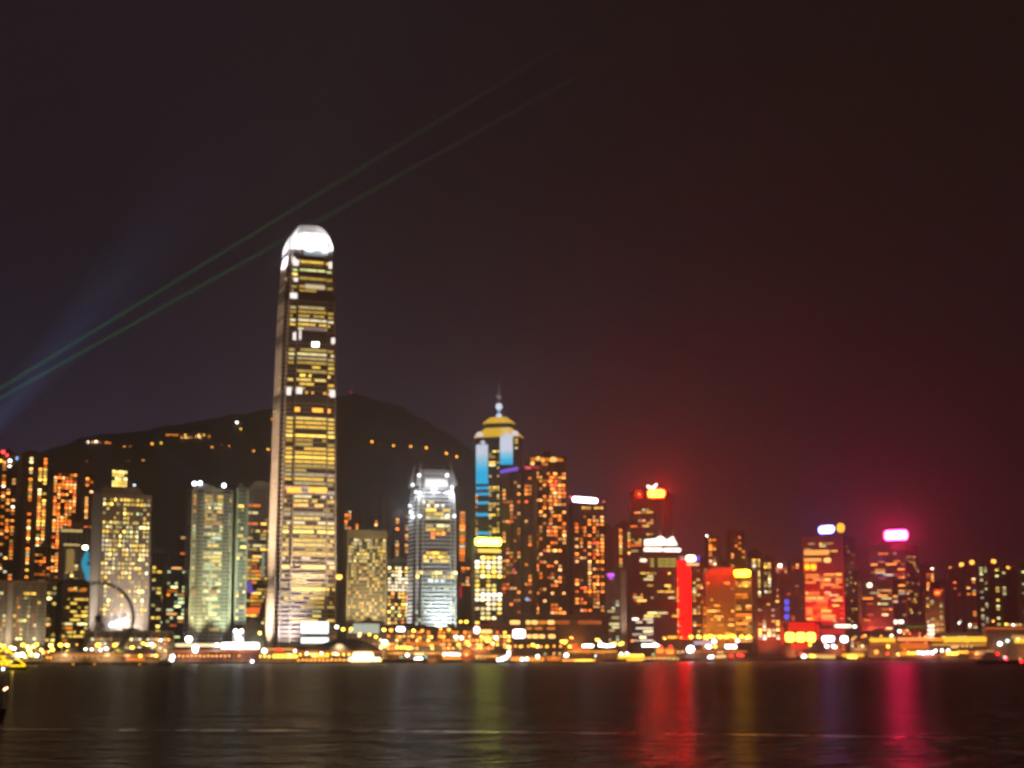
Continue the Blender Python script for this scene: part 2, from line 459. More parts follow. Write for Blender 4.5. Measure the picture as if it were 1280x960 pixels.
def body(b, k, rnd):
    w, d, h, fh = b.w, b.d, b.h, b.fh
    m = MB(); st = k.get('style', 'bands')
    m.box(-w / 2, w / 2, -d / 2, d / 2, 0, h, 0)
    if st == 'bands':
        n = int(h / fh)
        for i in range(n + 1):
            m.box(-w / 2 - .35, w / 2 + .35, -d / 2 - .35, d / 2 + .35, i * fh, min(i * fh + fh * .38, h + .2), 1)
        for sx in (-1, 1):
            for sy in (-1, 1):
                m.box(sx * (w / 2 - .6) - .97, sx * (w / 2 - .6) + .97, sy * (d / 2 - .6) - .97, sy * (d / 2 - .6) + .97, 0, h + .1, 1)
        for u in k.get('bays', ()):
            x = (u - .5) * w; m.box(x - .7, x + .7, -d / 2 - .7, d / 2, 0, h + .15, 1)
    elif st == 'piers':
        n = max(3, int(w / k.get('pier', 5.0)))
        for i in range(n + 1):
            x = -w / 2 + w * i / n; m.box(x - .5, x + .5, -d / 2 - .5, d / 2 + .5, 0, h + .1, 1)
        n2 = max(2, int(d / 6.0))
        for i in range(n2 + 1):
            y = -d / 2 + 1 + (d - 2) * i / n2; m.box(-w / 2 - .45, w / 2 + .45, y - .45, y + .45, 0, h + .05, 1)
        for i in range(int(h / fh)):
            m.box(-w / 2 - .2, w / 2 + .2, -d / 2 - .2, d / 2 + .2, i * fh, i * fh + .9, 1)
    elif st == 'res':                             # slender housing block: bays that step in and out
        n = max(2, int(w / 9.0))
        for i in range(n):
            x0 = -w / 2 + w * (i + .14) / n; x1 = -w / 2 + w * (i + .86) / n
            m.box(x0, x1, -d / 2 - 1.6, d / 2 + 1.6, 0, h - 1.5, 1)
        for i in range(int(h / (fh * 2))):
            m.box(-w / 2 - .25, w / 2 + .25, -d / 2 - .25, d / 2 + .25, i * fh * 2, i * fh * 2 + .5, 1)
    m.build('wall', [k.get('glass', GLASS), k.get('wall', CONC)], b.root)
    r = MB(); rf = k.get('roof', 'flat')
    if st == 'res': b.d += 3.2                    # windows sit on the stepped-out bays
    if rf == 'flat':
        for x0, x1, y0, y1 in ((-w / 2, w / 2, -d / 2, -d / 2 + .5), (-w / 2, w / 2, d / 2 - .5, d / 2), (-w / 2, -w / 2 + .5, -d / 2 + .5, d / 2 - .5), (w / 2 - .5, w / 2, -d / 2 + .5, d / 2 - .5)):
            r.box(x0, x1, y0, y1, h + .2, h + 1.6)
        r.build('parapet', k.get('wall', CONC), b.root)
        mr = MB(); a = rnd.uniform(.18, .3); c = rnd.uniform(-.15, .15) * w
        mr.box(c - w * a, c + w * a, -d * .25, d * .25, h + .1, h + k.get('mr', rnd.uniform(3, 6)))
        mr.box(c - w * a * .5, c + w * a * .3, -d * .15, d * .15, h + .1, h + k.get('mr', 5) + 2)
        mr.build('machine_room', k.get('wall', CONC), b.root)
    elif rf == 'none': pass
    if k.get('mast'):
        t = MB(); u, zt = loc_on(b, *k['mast']); t.tube((u, -d * .1, h), (u, -d * .1, zt), .5, .15, 6); t.build('mast', STEEL, b.root)

def raise_building(k, i):
    rnd = random.Random(100 + i); b = frame(k); b.fh = k.get('fh', 3.6)
    b.root = thing(k.get('name', 'tower'), k['label'], k.get('cat', 'tower'), b.loc, b.alpha, k.get('group'))
    if 'fn' in k and k.get('own_body'): k['fn'](b, k, rnd)
    else:
        body(b, k, rnd)
        if 'fn' in k: k['fn'](b, k, rnd)
    windows(b, k.get('win', ()), rnd)
    if k.get('cat') == 'low block':
        east = k['x0'] > 780
        for u in (-.33, .33): uplight(b, b.w * u, 16, 8, 3.2e4, (1, .40, .14) if east else (1, .56, .24), 100, 4)  # unseen warm fill lamps added to brighten every low block
    return b
RES = 'housing towers on the slopes behind'
WF = dict(cw=4.2, fh=4.3, wh=.55, gap=.35)
def W(y0, y1, pal='O', p=.4, **k):
    d = dict(y=(y0, y1), pal=pal, p=p); d.update(k); return d
def res(label, x0, x1, top, D, pal='O', p=.42, **k):
    ww = [W(top + 2, 812, pal, p, cw=k.pop('cw', 4.6), fh=k.pop('wfh', 4.6), wh=.5, gap=.42, colp=k.pop('colp', .7), lev=k.pop('lev', (2, 3, 3, 2)), mix=k.pop('mix', ('W', .15)))]
    ww += k.pop('more', [])
    return spec(label, x0, x1, top, D, name='housing_tower', cat='housing tower', style='res', wall=k.pop('wall', BRICK), glass=DARK, win=ww, group=RES, **k)

# --- floodlights: housing part and lamp on the ground in front of a building
def uplight(b, u, off, aim_z, power, col, angle=50, z=6.0, aim_u=None, face='F', size=1.0):
    if face == 'F': L = (u, -b.d / 2 - off, z); T = (u if aim_u is None else aim_u, -b.d / 2, aim_z)
    else: L = (-b.sg * (b.w / 2 + off), u, z); T = (-b.sg * b.w / 2, u if aim_u is None else aim_u, aim_z)
    spot(b.root, L, T, power, col, angle, size)
def floodhead(b, px, py, r=1.6, m=None, off=1.5, name='floodlight'):
    u, z = loc_on(b, px, py, off); mb = MB()
    mb.ball((0, 0, 0), r, .9); mb.box(-.3, .3, .2, 1.2, -r - .6, -r * .5, 1)
    o = mb.build(name, [m or LAMPW, STEEL], b.root); o.location = (u, -b.d / 2 - off, z); return o
LAMPW = emi('floodlight_glow', (.95, .93, 1.0), 14)
LAMPY = emi('yellow_lamp_glow', (1, .66, .10), 9)
LAMPO = emi('amber_lamp_glow', (1, .40, .05), 6)
LAMPC = emi('white_lamp_glow', (1, .90, .70), 12)
REDL = emi('red_lamp_glow', (1, .05, .05), 6)
CYAN = emi('cyan_neon', (.02, .55, 1.0), 1.0, False)
PALEB = emi('pale_blue_neon', (.62, .85, 1.0), 1.0, False)
VIOLET = emi('violet_neon', (.30, .14, 1.0), .8, False)
SIGNW = emi('white_sign_light', (1, .78, .95), 9, True)
SIGNY = emi('yellow_sign_light', (1, .62, .16), 10, True)
SIGNR = emi('red_sign_light', (1, .012, .0011), 310, True)
SIGNP = emi('pink_sign_light', (1, .010, .10), 185, True)
SIGNB = emi('blue_sign_light', (.15, .16, 1), 24, True)
SIGNO = emi('orange_sign_light', (1, .36, .04), 3.0, True)
REDN = emi('red_neon', (1, .00006, .0002), 32, True)
BLUEN = emi('blue_neon', (.09, .12, 1), 1.4)
PURP = emi('purple_sign_light', (.75, .12, 1), 1.6)
TEAL = emi('teal_wash_glow', (.02, .50, .75), .9)

# ================= the tall harbour tower with the lit crown (taper, notched corners, fins)
def plus(s, n, dy):                              # square of half-size s with corners cut n wide and dy deep
    q = s - n; e = s - dy
    return [(-q, -s), (q, -s), (q, -e), (e, -e), (e, -q), (s, -q), (s, q), (e, q), (e, e), (q, e), (q, s), (-q, s), (-q, e), (-e, e), (-e, q), (-s, q), (-s, -q), (-e, -q), (-e, -e), (-q, -e)]
def tall_tower(b, k, rnd):
    rows = [(805, 94.5), (700, 91), (560, 87), (420, 81.5), (370, 77.5), (330, 71.5), (318, 67.5), (309, 63)]
    S0 = b.w / 2; f = [(zrow(b, y), wpx / 92.0) for y, wpx in rows][::1]
    f = sorted(f); ztop = f[-1][0]
    sc = lambda z: S0 * lerp(f, z)
    b.h = ztop; b.d = b.w
    m = MB(); nt = 24
    for i in range(nt):
        z0, z1 = ztop * i / nt, ztop * (i + 1) / nt; s = sc((z0 + z1) / 2)
        m.prism(plus(s, s * .42, 3.2), z0, z1, 0)
    fh = 4.3; n = int(ztop / fh)
    for i in range(n + 1):
        s = sc(i * fh) + .45; m.prism(plus(s, s * .42, 3.2), i * fh, i * fh + 1.35, 1)
        z = i * fh + 1.5; s = sc(z) + .18; q = s * .55
        if i < n: m.box(-s, -s + 1.5, -q, q, z, z + 2.35, 1)      # the west face is mostly stone
    for i in range(nt):                           # corner mullions and bay edges
        z0, z1 = ztop * i / nt, ztop * (i + 1) / nt; s = sc((z0 + z1) / 2); q = s - s * .42
        for x in (-q, q):
            m.box(x - .5, x + .5, -s - .7, -s + .2, z0, z1, 1)
        for sx in (-1, 1):
            m.box(sx * (s - 3.2) - .6, sx * (s - 3.2) + .6, -s + 2.4, -s + 3.6, z0, z1, 1)
            m.box(sx * s - .4, sx * s + .4, -q - .4, -q + .4, z0, z1, 1)
    # blank machine floors
    for y0, y1 in ((363, 376), (416, 431), (492, 507)):
        z1, z0 = zrow(b, y0), zrow(b, y1); s = sc((z0 + z1) / 2) + .5; m.prism(plus(s, s * .42, 3.2), z0, z1, 2)
    m.build('wall', [GLASS, IFCSTONE, DARK], b.root)
    # crown
    zc0, zc1 = ztop, zrow(b, 275); H = zc1 - zc0; s0 = sc(ztop)
    prof = lambda t: s0 * (1 - .50 * t ** 2.0)
    c = MB(); nc = 8; core_t = .70
    for i in range(nc):
        t0, t1 = core_t * i / nc, core_t * (i + 1) / nc
        p0 = plus(prof(t0) - 2.2, prof(t0) * .36, 2.5); s1 = (prof(t1) - 2.2) / (prof(t0) - 2.2)
        c.prism(p0, zc0 + H * t0, zc0 + H * t1, 0, s1)
    c.build('crown_screen', WHITE, b.root)
    for sidei in range(4):
        for j in range(9):
            a = (j - 4) / 4.0; fin = MB(); prev = None
            for t in [i / 9 for i in range(10)]:
                r = prof(t); cur = (a * r * .97, -r, zc0 + H * t * (1 - .04 * abs(a) ** 2))
                if prev: 
                    x0, y0, z0 = prev; x1, y1, z1 = cur
                    fin.quadbox([(x0 - .45, y0 - .5, z0), (x0 + .45, y0 - .5, z0), (x0 + .45, y0 + 1.3, z0), (x0 - .45, y0 + 1.3, z0),
                                 (x1 - .45, y1 - .5, z1), (x1 + .45, y1 - .5, z1), (x1 + .45, y1 + 1.3, z1), (x1 - .45, y1 + 1.3, z1)])
                prev = cur
            o = fin.build('crown_fin', WHITE, b.root); o.rotation_euler = (0, 0, sidei * math.pi / 2)
    for u in (-.7, 0, .7): spot(b.root, (u * s0 * 1.2, -s0 - 20, zc0 + 4), (u * s0 * .6, -s0 * .75, zc0 + H * .5), 1.0e5, (.97, .95, 1), 95, 1.5, .6)
    for u in (-.4, .4): spot(b.root, (-s0 - 18, u * s0, zc0 - 20), (-s0 * .9, u * s0 * .6, zc0 + H * .1), 2.2e5, (.97, .95, 1), 95, 1.5, .6)
    # pale corner lights under the crown and beside the machine floors
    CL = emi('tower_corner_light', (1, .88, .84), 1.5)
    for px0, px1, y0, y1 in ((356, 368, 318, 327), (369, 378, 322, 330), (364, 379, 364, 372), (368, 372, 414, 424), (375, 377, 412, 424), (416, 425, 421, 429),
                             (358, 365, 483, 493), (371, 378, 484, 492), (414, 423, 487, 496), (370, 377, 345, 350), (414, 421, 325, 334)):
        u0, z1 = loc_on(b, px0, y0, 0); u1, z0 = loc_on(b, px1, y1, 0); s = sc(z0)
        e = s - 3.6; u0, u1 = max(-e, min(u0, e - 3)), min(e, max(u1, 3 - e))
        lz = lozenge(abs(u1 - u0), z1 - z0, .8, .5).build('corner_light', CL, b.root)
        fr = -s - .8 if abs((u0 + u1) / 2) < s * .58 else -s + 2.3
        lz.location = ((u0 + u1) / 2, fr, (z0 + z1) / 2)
    sky = emi('sky_lobby_light', (.55, .68, .72), .45)
    for px0, px1, y0, y1, mm_ in ((382, 412, 308, 319, sky), (381, 408, 408, 413, emi('pink_floor_light', (.8, .55, .55), .35)), (383, 407, 354, 361, emi('cream_floor_light', (1, .8, .5), .8)),
                                  (391, 399, 427, 433, LAMPC), (391, 404, 510, 515, SIGNO), (369, 375, 509, 514, SIGNO), (420, 426, 511, 516, SIGNO), (376, 410, 777, 792, emi('lobby_light', (.92, 1, 1), 2.2)),
                                  (376, 410, 797, 804, emi('lobby_light', (.92, 1, 1), 2.2)), (386, 410, 609, 616, SIGNO), (359, 376, 609, 616, SIGNO)):
        u0, z1 = loc_on(b, px0, y0, 0); u1, z0 = loc_on(b, px1, y1, 0); s = sc(z0); q = s * .58
        u0, u1 = max(min(u0, q - .6), -q + .6) if px0 > 379 else u0, max(min(u1, q - .6), -q + .6) if px0 > 379 else u1
        if u1 - u0 < 1: u1 = u0 + 4
        o = lozenge(u1 - u0, z1 - z0, .5, .4).build('lit_floor', mm_, b.root)
        ctr = (u0 + u1) / 2; o.location = (ctr, (-s if abs(ctr) < q else -s + 3.2) - .85, (z0 + z1) / 2)
    # office windows, three bays
    zones = [(322, 362, .8, 'Y'), (378, 400, .7, 'Y'), (400, 415, .6, 'Y'), (433, 470, .75, 'Y'), (470, 492, .3, 'Y'), (517, 600, .97, 'Y'), (600, 640, .6, 'Y'),
             (640, 700, .78, 'Y'), (700, 777, .5, 'Y')]
    cand = []
    for y0, y1, p, pl in zones:
        zt, zb = zrow(b, y0), zrow(b, y1)
        for kf in range(int(zb / fh), int(zt / fh)):
            z = kf * fh + 2.85; s = sc(z); q = s * .58; e = s - 3.2; fl = rnd.choice((.35, .8, 1.0, 1.25, 1.5)) if p < .9 else rnd.choice((.8, 1.0, 1.1))
            pi = rnd.randrange(4); pal = 'Y'
            if rnd.random() < .09: pal = 'O'
            elif rnd.random() < .10: pal = 'W'
            elif rnd.random() < .12: pal = 'G'
            pi = pi % len(PAL[pal])
            lv = rnd.choices((0, 1, 2), (4, 5, 1))[0]
            for u0, u1, yy in ((-e + 1, -q - .7, -s + 3.2), (-q + .9, q - .9, -s), (q + .7, e - .8, -s + 3.2)):
                x = u0
                while x < u1 - 2:
                    L = min(rnd.choice((3, 3, 6, 9, 12) if p < .9 else (9, 12, 18)), u1 - x)
                    if rnd.random() < p * fl: cand.append((L * (1 + lv), (x + L / 2, yy - .2, z), 0, L - .7, 1.9, win_mat(pal, pi, lv)))
                    x += L
            if rnd.random() < .2 * p:
                u = rnd.uniform(-q, q * .5); L = rnd.choice((2.5, 5)); cand.append((L * .5, (-s - .2, u, z), math.pi / 2, L, 1.7, win_mat('Y', rnd.randrange(4), 0)))
    cand.sort(key=lambda c: -c[0])
    for _, lp, rz, ww, wh, mt in cand[:100]:
        o = link('window', unit_win(mt), b.root, lp, (0, 0, rz)); o.scale = (ww, .4, wh)
    mb = MB(); ms = []
    for _, lp, rz, ww, wh, mt in cand[100:]:
        if mt not in ms: ms.append(mt)
        a, c2 = (ww / 2, .2) if rz == 0 else (.2, ww / 2)
        mb.box(lp[0] - a, lp[0] + a, lp[1] - c2, lp[1] + c2, lp[2] - wh / 2, lp[2] + wh / 2, ms.index(mt))
    mb.build('window_rows', ms, b.root)['kind'] = 'stuff'
    # lamps that wash the west face and the base
    for u, pw, az in ((0, 2.6e6, 40), (0, 7e6, 190), (0, 9e6, 330)):
        uplight(b, u, 55, az, pw, (1, .72, .46), 46, 8, face='S')
    uplight(b, -b.w * .35, 40, 40, 1.0e6, (1, .88, .82), 60, 6)
    uplight(b, 0, 60, 120, 3.4e6, (1, .74, .48), 50, 6)
IFCSTONE = mat('tower_stone', (0.33, 0.28, 0.25), 0.55)

# ================= the shorter sister tower with horned corners
def horned_tower(b, k, rnd):
    zb = zrow(b, 587); S0 = b.w / 2; b.d = b.w
    f = sorted([(0, 1.0), (zrow(b, 650), .965), (zrow(b, 618), .90), (zrow(b, 600), .80), (zrow(b, 587), .72)])
    sc = lambda z: S0 * lerp(f, z)
    b.h = zrow(b, 620)
    m = MB(); nt = 30
    for i in range(nt):
        z0, z1 = zb * i / nt, zb * (i + 1) / nt; s = sc((z0 + z1) / 2); m.prism(plus(s, s * .34, 3.0), z0, z1, 0)
    fh = 4.2
    for i in range(int(zb / fh)):
        s = sc(i * fh + .7) + .4; m.prism(plus(s, s * .34, 3.0), i * fh, i * fh + 1.5, 1)
    for i in range(nt):
        z0, z1 = zb * i / nt, zb * (i + 1) / nt; s = sc((z0 + z1) / 2); q = s * .66
        for x in (-q, q): m.box(x - .45, x + .45, -s - .6, -s + .2, z0, z1, 1)
        for sx in (-1, 1): m.box(sx * (s - 3) - .9, sx * (s - 3) + .9, -s + 2.2, -s + 3.4, z0, z1, 1)
    m.build('wall', [GLASS, ALU], b.root)
    zt = zrow(b, 576)
    for sx in (-1, 1):
        for sy in (-1, 1):
            h = MB(); prev = None
            for i in range(7):
                t = i / 6; z = zrow(b, 606) + (zt - zrow(b, 606)) * t; r = S0 * (.86 - .20 * t); wd = 3.2 * (1 - t) + .5
                cur = (sx * r, sy * r, z, wd)
                if prev: 
                    h.quadbox([(prev[0] + a * prev[3] / 2, prev[1] + c * prev[3] / 2, prev[2]) for a, c in ((-1, -1), (1, -1), (1, 1), (-1, 1))] +
                              [(cur[0] + a * cur[3] / 2, cur[1] + c * cur[3] / 2, cur[2]) for a, c in ((-1, -1), (1, -1), (1, 1), (-1, 1))])
                prev = cur
            h.build('roof_horn', ALU, b.root)
    s = sc(zrow(b, 603))
    p = MB(); p.box(-s * .62, s * .62, -s - .9, -s, zrow(b, 608), zrow(b, 598)); p.build('crown_screen', WHITE, b.root)
    sl = MB()
    for i in range(4):
        z = zrow(b, 596) + i * 2.4; s2 = sc(z); sl.box(-s2 * .62, s2 * .62, -s2 - .8, -s2 + .2, z, z + .8)
    sl.build('crown_louvre', ALU, b.root)
    for px, py, r in ((524, 594, 2.6), (559, 594, 2.6), (516, 606, 2.2), (565, 609, 2.2), (520, 615, 2.4), (525, 616, 2.4), (558, 616, 2.4), (563, 615, 2.4), (512, 632, 1.8), (516, 646, 2.6),
                      (525, 645, 2.4), (559, 645, 2.4), (568, 645, 2.4), (513, 640, 1.8), (535, 632, 1.5), (547, 632, 1.5), (554, 632, 1.5)):
        floodhead(b, px, py, r * .72, LAMPV, 1.0)
    point(b.root, (0, -s - 14, zrow(b, 612)), 2.2e4, (.9, .95, 1), 2)
    for sx in (-1, 1): point(b.root, (sx * s * .95, -s - 9, zrow(b, 618)), 1.5e4, (.9, .95, 1), 2)
    point(b.root, (-S0 - 10, 0, zrow(b, 640)), 4e4, (.9, .95, 1), 2)
    uplight(b, b.w * .08, 22, 26, 1.1e6, (.90, 1, .96), 70, 3)
    uplight(b, b.w * .08, 30, 70, 1.6e6, (.82, 1, .95), 46, 3)
    uplight(b, 0, 30, 60, 9e5, (.95, .97, 1.0), 50, 3, face='S')
    b.d = b.w
LAMPV = emi('crown_lamp_glow', (.88, .95, 1), 4)

# ================= slender tower with pagoda roof, ball spire and blue neon
def neon_tower(b, k, rnd):
    b.h = zrow(b, 548)
    kk = dict(k); kk['roof'] = 'none'; body(b, kk, rnd)
    def zz(y): return zrow(b, y)
    w = b.w / 2; d = b.d / 2
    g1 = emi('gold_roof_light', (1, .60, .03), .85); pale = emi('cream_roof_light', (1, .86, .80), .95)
    t = MB(); t.frustum(0, 0, b.h + .1, zz(546), w * .94, d * .94, w * 1.05, d * 1.05); t.build('cornice', STONE2, b.root)
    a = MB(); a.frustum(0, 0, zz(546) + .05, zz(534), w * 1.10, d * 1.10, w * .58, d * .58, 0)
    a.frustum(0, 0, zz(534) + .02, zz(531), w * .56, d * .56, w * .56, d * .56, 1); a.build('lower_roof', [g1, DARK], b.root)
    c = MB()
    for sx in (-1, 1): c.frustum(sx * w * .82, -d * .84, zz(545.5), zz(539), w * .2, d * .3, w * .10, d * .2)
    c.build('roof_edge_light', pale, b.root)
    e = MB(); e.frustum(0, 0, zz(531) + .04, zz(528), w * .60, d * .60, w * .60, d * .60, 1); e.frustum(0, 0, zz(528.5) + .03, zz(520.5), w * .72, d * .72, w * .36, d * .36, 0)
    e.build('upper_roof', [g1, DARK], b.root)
    s = MB(); r = b.w * .024
    s.tube((0, 0, zz(520)), (0, 0, zz(508)), r * 1.6, r * 1.3, 8, 0); s.ball((0, 0, zz(519)), r * 3.0, .8, mi=1); s.ball((0, 0, zz(507)), r * 3.4, 1, mi=2)
    s.tube((0, 0, zz(503)), (0, 0, zz(494)), r * .8, r * .8, 8, 3); s.ball((0, 0, zz(494)), r * 3.0, .9, mi=3); s.tube((0, 0, zz(492)), (0, 0, zz(473)), r * .9, r * .15, 8, 3)
    s.build('spire', [emi('blue_spire_light', (.25, .6, .9), .8), emi('pale_spire_light', (.8, .88, 1), 1.1), emi('pale_spire_light', (.8, .88, 1), 1.1), ALU], b.root)
    point(b.root, (0, -w * 1.3, zz(500)), 1.5e4, (.8, .85, 1), 1)
    def bar(px0, px1, y0, y1, m, face='F'):
        u0, z1 = loc_on(b, px0, y0, .6); u1, z0 = loc_on(b, px1, y1, .6)
        o = lozenge(abs(u1 - u0), abs(z1 - z0), .6, .3).build('neon_or_wash_bar', m, b.root); o.location = ((u0 + u1) / 2, -b.d / 2 - .6, (z0 + z1) / 2)
    def col(px0, px1, ys, cols):
        for (y0, y1), m in zip(ys, cols): bar(px0, px1, y0, y1, m)
    def grad(i, n):
        t = i / max(1, n - 1)
        return emi('neon_step_%d' % int(t * 8), (.74 * (1 - t) ** 1.8, .82 - .27 * t, .98), 1.0)
    ys = [(556 + i * 4.3, 556 + i * 4.3 + 3.7) for i in range(11)]
    col(595, 610, ys, [grad(max(0, i - 2), 7) if i < 9 else grad(6, 7) for i in range(11)])
    ys = [(601.5, 604.5), (608.5, 611.5), (616, 619), (627, 630), (641.5, 645), (665, 668)]
    col(595, 611, ys, [grad(8, 9)] * 6)
    ys = [(545 + i * 4.0, 545 + i * 4.0 + 3.5) for i in range(9)]
    col(625, 641, ys, [grad(max(0, i - 4), 5) if i > 3 else grad(0, 5) for i in range(9)])
    bar(601, 606, 551, 555, grad(0, 9)); bar(630, 637, 541.5, 544.5, grad(0, 9))
# ------------------------------------------------------------------ features of single buildings
def f_jardine(b, k, rnd):
    r = MB(); u0, z1 = loc_on(b, 132, 607); u1, _ = loc_on(b, 176, 607); uc = (u0 + u1) / 2
    r.frustum(uc, 0, b.h + .15, z1, b.w * .46, b.d * .4, (u1 - u0) / 2, b.d * .3); r.build('roof_house', STONE, b.root)
    floodhead(b, 168, 606.5, 1.2, emi('cool_lamp_glow', (.7, .9, 1), 3), -8); floodhead(b, 135, 613, 1.2, emi('cool_lamp_glow', (.7, .9, 1), 3), -8)
    uplight(b, b.w * .16, 16, 14, 5.0e5, (1, .86, .80), 80, 2)
    uplight(b, b.w * .1, 50, 60, 6e5, (1, .82, .70), 60, 5)
    uplight(b, 0, 40, 60, 6e5, (1, .85, .72), 60, 5, face='S')
    floodhead(b, 148, 779, 3.2, emi('plaza_flood_glow', (1, .95, 1), 14), 6); floodhead(b, 157, 776, 2.6, emi('plaza_flood_glow', (1, .95, 1), 14), 6); floodhead(b, 140, 781, 2.4, emi('plaza_flood_glow', (1, .95, 1), 14), 6)
def f_exch_west(b, k, rnd):
    for px, py, r in ((243, 604.5, 2.2), (250, 604, 2.2), (280, 607, 2.2)): floodhead(b, px, py, r, emi('rooftop_flood_glow', (.80, .80, 1), 12), -4)
    c = MB(); u0, _ = loc_on(b, 252, 640); u1, _ = loc_on(b, 262, 640)
    for a, e in ((243, 255), (276, 287)):
        c = MB()
        u0, _ = loc_on(b, a, 700); u1, _ = loc_on(b, e, 700); n = 7
        poly = [(u0 + (u1 - u0) * i / n, -b.d / 2 - .3 - 3.0 * math.sin(math.pi * i / n)) for i in range(n + 1)]
        for i in range(int(b.h / 3.9)):
            c.prism(poly, i * 3.9, i * 3.9 + 1.7, 0)
        c.prism([(x, y * 1.0 + .6) for x, y in poly], 0, b.h - 1, 1); c.build('bow_window', [GREEN_G, GLASS], b.root)
    for u, col in ((-.25, (1, .90, .50)), (.28, (.88, 1, .66))):
        uplight(b, b.w * u, 26, 60, 1.2e6, col, 42, 3); uplight(b, b.w * u, 45, 110, 7e5, col, 36, 3)
    floodhead(b, 236, 799, 3.4, emi('plaza_flood_glow', (1, .95, 1), 14), 20)
    o = sign(b, 239, 247, 737, 744, emi('faint_orange_panel', (1, .42, .12), .5), .3, 'lit_panel', .8); sign(b, 263, 271, 737, 744, emi('faint_orange_panel', (1, .42, .12), .5), .3, 'lit_panel', .8)
def f_exch_bow(b, k, rnd):
    uplight(b, 0, 30, 70, 9e5, (.92, 1, .80), 40, 3); uplight(b, 0, 45, 130, 9e5, (.85, 1, .75), 34, 3)
def f_exch_east(b, k, rnd):
    c = MB(); n = 10; w = b.w * .42
    c.extrude_y([(w * math.cos(math.pi * i / n), b.h + .1 + 9 * math.sin(math.pi * i / n)) for i in range(n + 1)], -b.d * .48, b.d * .4); c.build('vaulted_roof', BRICK, b.root)
    sign(b, 306, 324, 760, 767, SIGNO2, .25, 'sign', .9); sign(b, 308, 315, 726, 742, emi('violet_panel', (.36, .16, .9), .45), .3, 'lit_panel', .8)
    sign(b, 327, 330, 690, 722, emi('pale_green_strip', (.5, .8, .55), .4), .3, 'lit_panel', .8); sign(b, 312, 320, 738, 741, emi('violet_panel', (.36, .16, .9), .45), .3, 'lit_panel', .8)
SIGNO2 = emi('orange_board_light', (1, .17, .02), 1.3)
def f_bank(b, k, rnd):
    c = MB(); c.box(-b.w / 2 - .6, b.w / 2 + .6, -b.d / 2 - .6, b.d / 2 + .6, zrow(b, 672), zrow(b, 662)); c.build('cornice', STONE2, b.root)
    for u in (-.3, .1, .42): uplight(b, b.w * u, 40, 70, 5.2e5, (1, .86, .42), 52, 5)
def f_yellowtop(b, k, rnd):
    sign(b, 594, 626, 672.5, 682, emi('gold_sign_light', (.85, 1, .035), 32, True), .3, 'sign', 1.2)
    sign(b, 597, 626, 686, 691, emi('gold_band_light', (1, .60, .10), 1.8), .3, 'lit_panel', .8)
def f_violet(b, k, rnd):
    u0, z0 = loc_on(b, 625, 590, .8); u1, z1 = loc_on(b, 648, 585.5, .8)
    o = lozenge(abs(u1 - u0), 3.6, .8, .5).build('neon_band', VIOLET, b.root); o.location = ((u0 + u1) / 2, -b.d / 2 - .8, (z0 + z1) / 2); o.rotation_euler = (0, -.17, 0)
    sign(b, 641, 644, 710, 716, emi('magenta_panel', (1, .03, .3), .8), .4, 'lit_panel', .8); sign(b, 657, 661, 747, 751, emi('blue_panel', (.3, .5, 1), 1.4), .4, 'lit_panel', .8)
def f_topband(b, k, rnd):
    for x0, x1, y0, y1, m in ((663, 704, 572, 577, SIGNO3), (670, 675, 570.5, 576, SIGNY2), (676, 681, 572, 578, SIGNY2), (687, 696, 571.5, 577.5, SIGNY2), (663, 668, 577, 582, SIGNY2), (677, 685, 579, 582, SIGNO3),
                              (655, 664, 583, 586.5, emi('rose_panel', (1, .10, .16), 1.3)), (665, 675, 583, 586, emi('rose_panel_dim', (1, .06, .10), .5))):
        sign(b, x0, x1, y0, y1, m, .5, 'roof_light', .9)
SIGNO3 = emi('amber_panel', (1, .30, .02), .9)
SIGNY2 = emi('gold_panel', (1, .55, .14), 2.2)
def f_whitesign(b, k, rnd):
    sign(b, 715, 747, 621.5, 628.5, SIGNW, .48, 'sign', 1.4, 0.055, True)
    floodhead(b, 713, 621, .9, REDL, 1.5, 'warning_light'); floodhead(b, 755, 627, .8, REDL, 1.5, 'warning_light')
    c = MB(); c.box(-b.w / 2 - 1, b.w / 2 + 1, -b.d / 2 - 1.1, -b.d / 2, zrow(b, 642), zrow(b, 638)); c.build('cornice', BRICK, b.root)
def f_violetsign(b, k, rnd):
    sign(b, 758.5, 768, 716.5, 721, PURP, .5, 'sign', 1.0); sign(b, 761, 766, 722, 724, PURP, .5, 'sign', 1.0)
    c = MB(); u0, _ = loc_on(b, 776, 760); u1, _ = loc_on(b, 782, 760); c.box(u0, u1, -b.d / 2 - 1.2, -b.d / 2, 0, b.h + 2); c.build('corner_pier', STONE, b.root)
    uplight(b, b.w * .3, 20, 60, 1.6e5, (1, .75, .55), 40, 3)
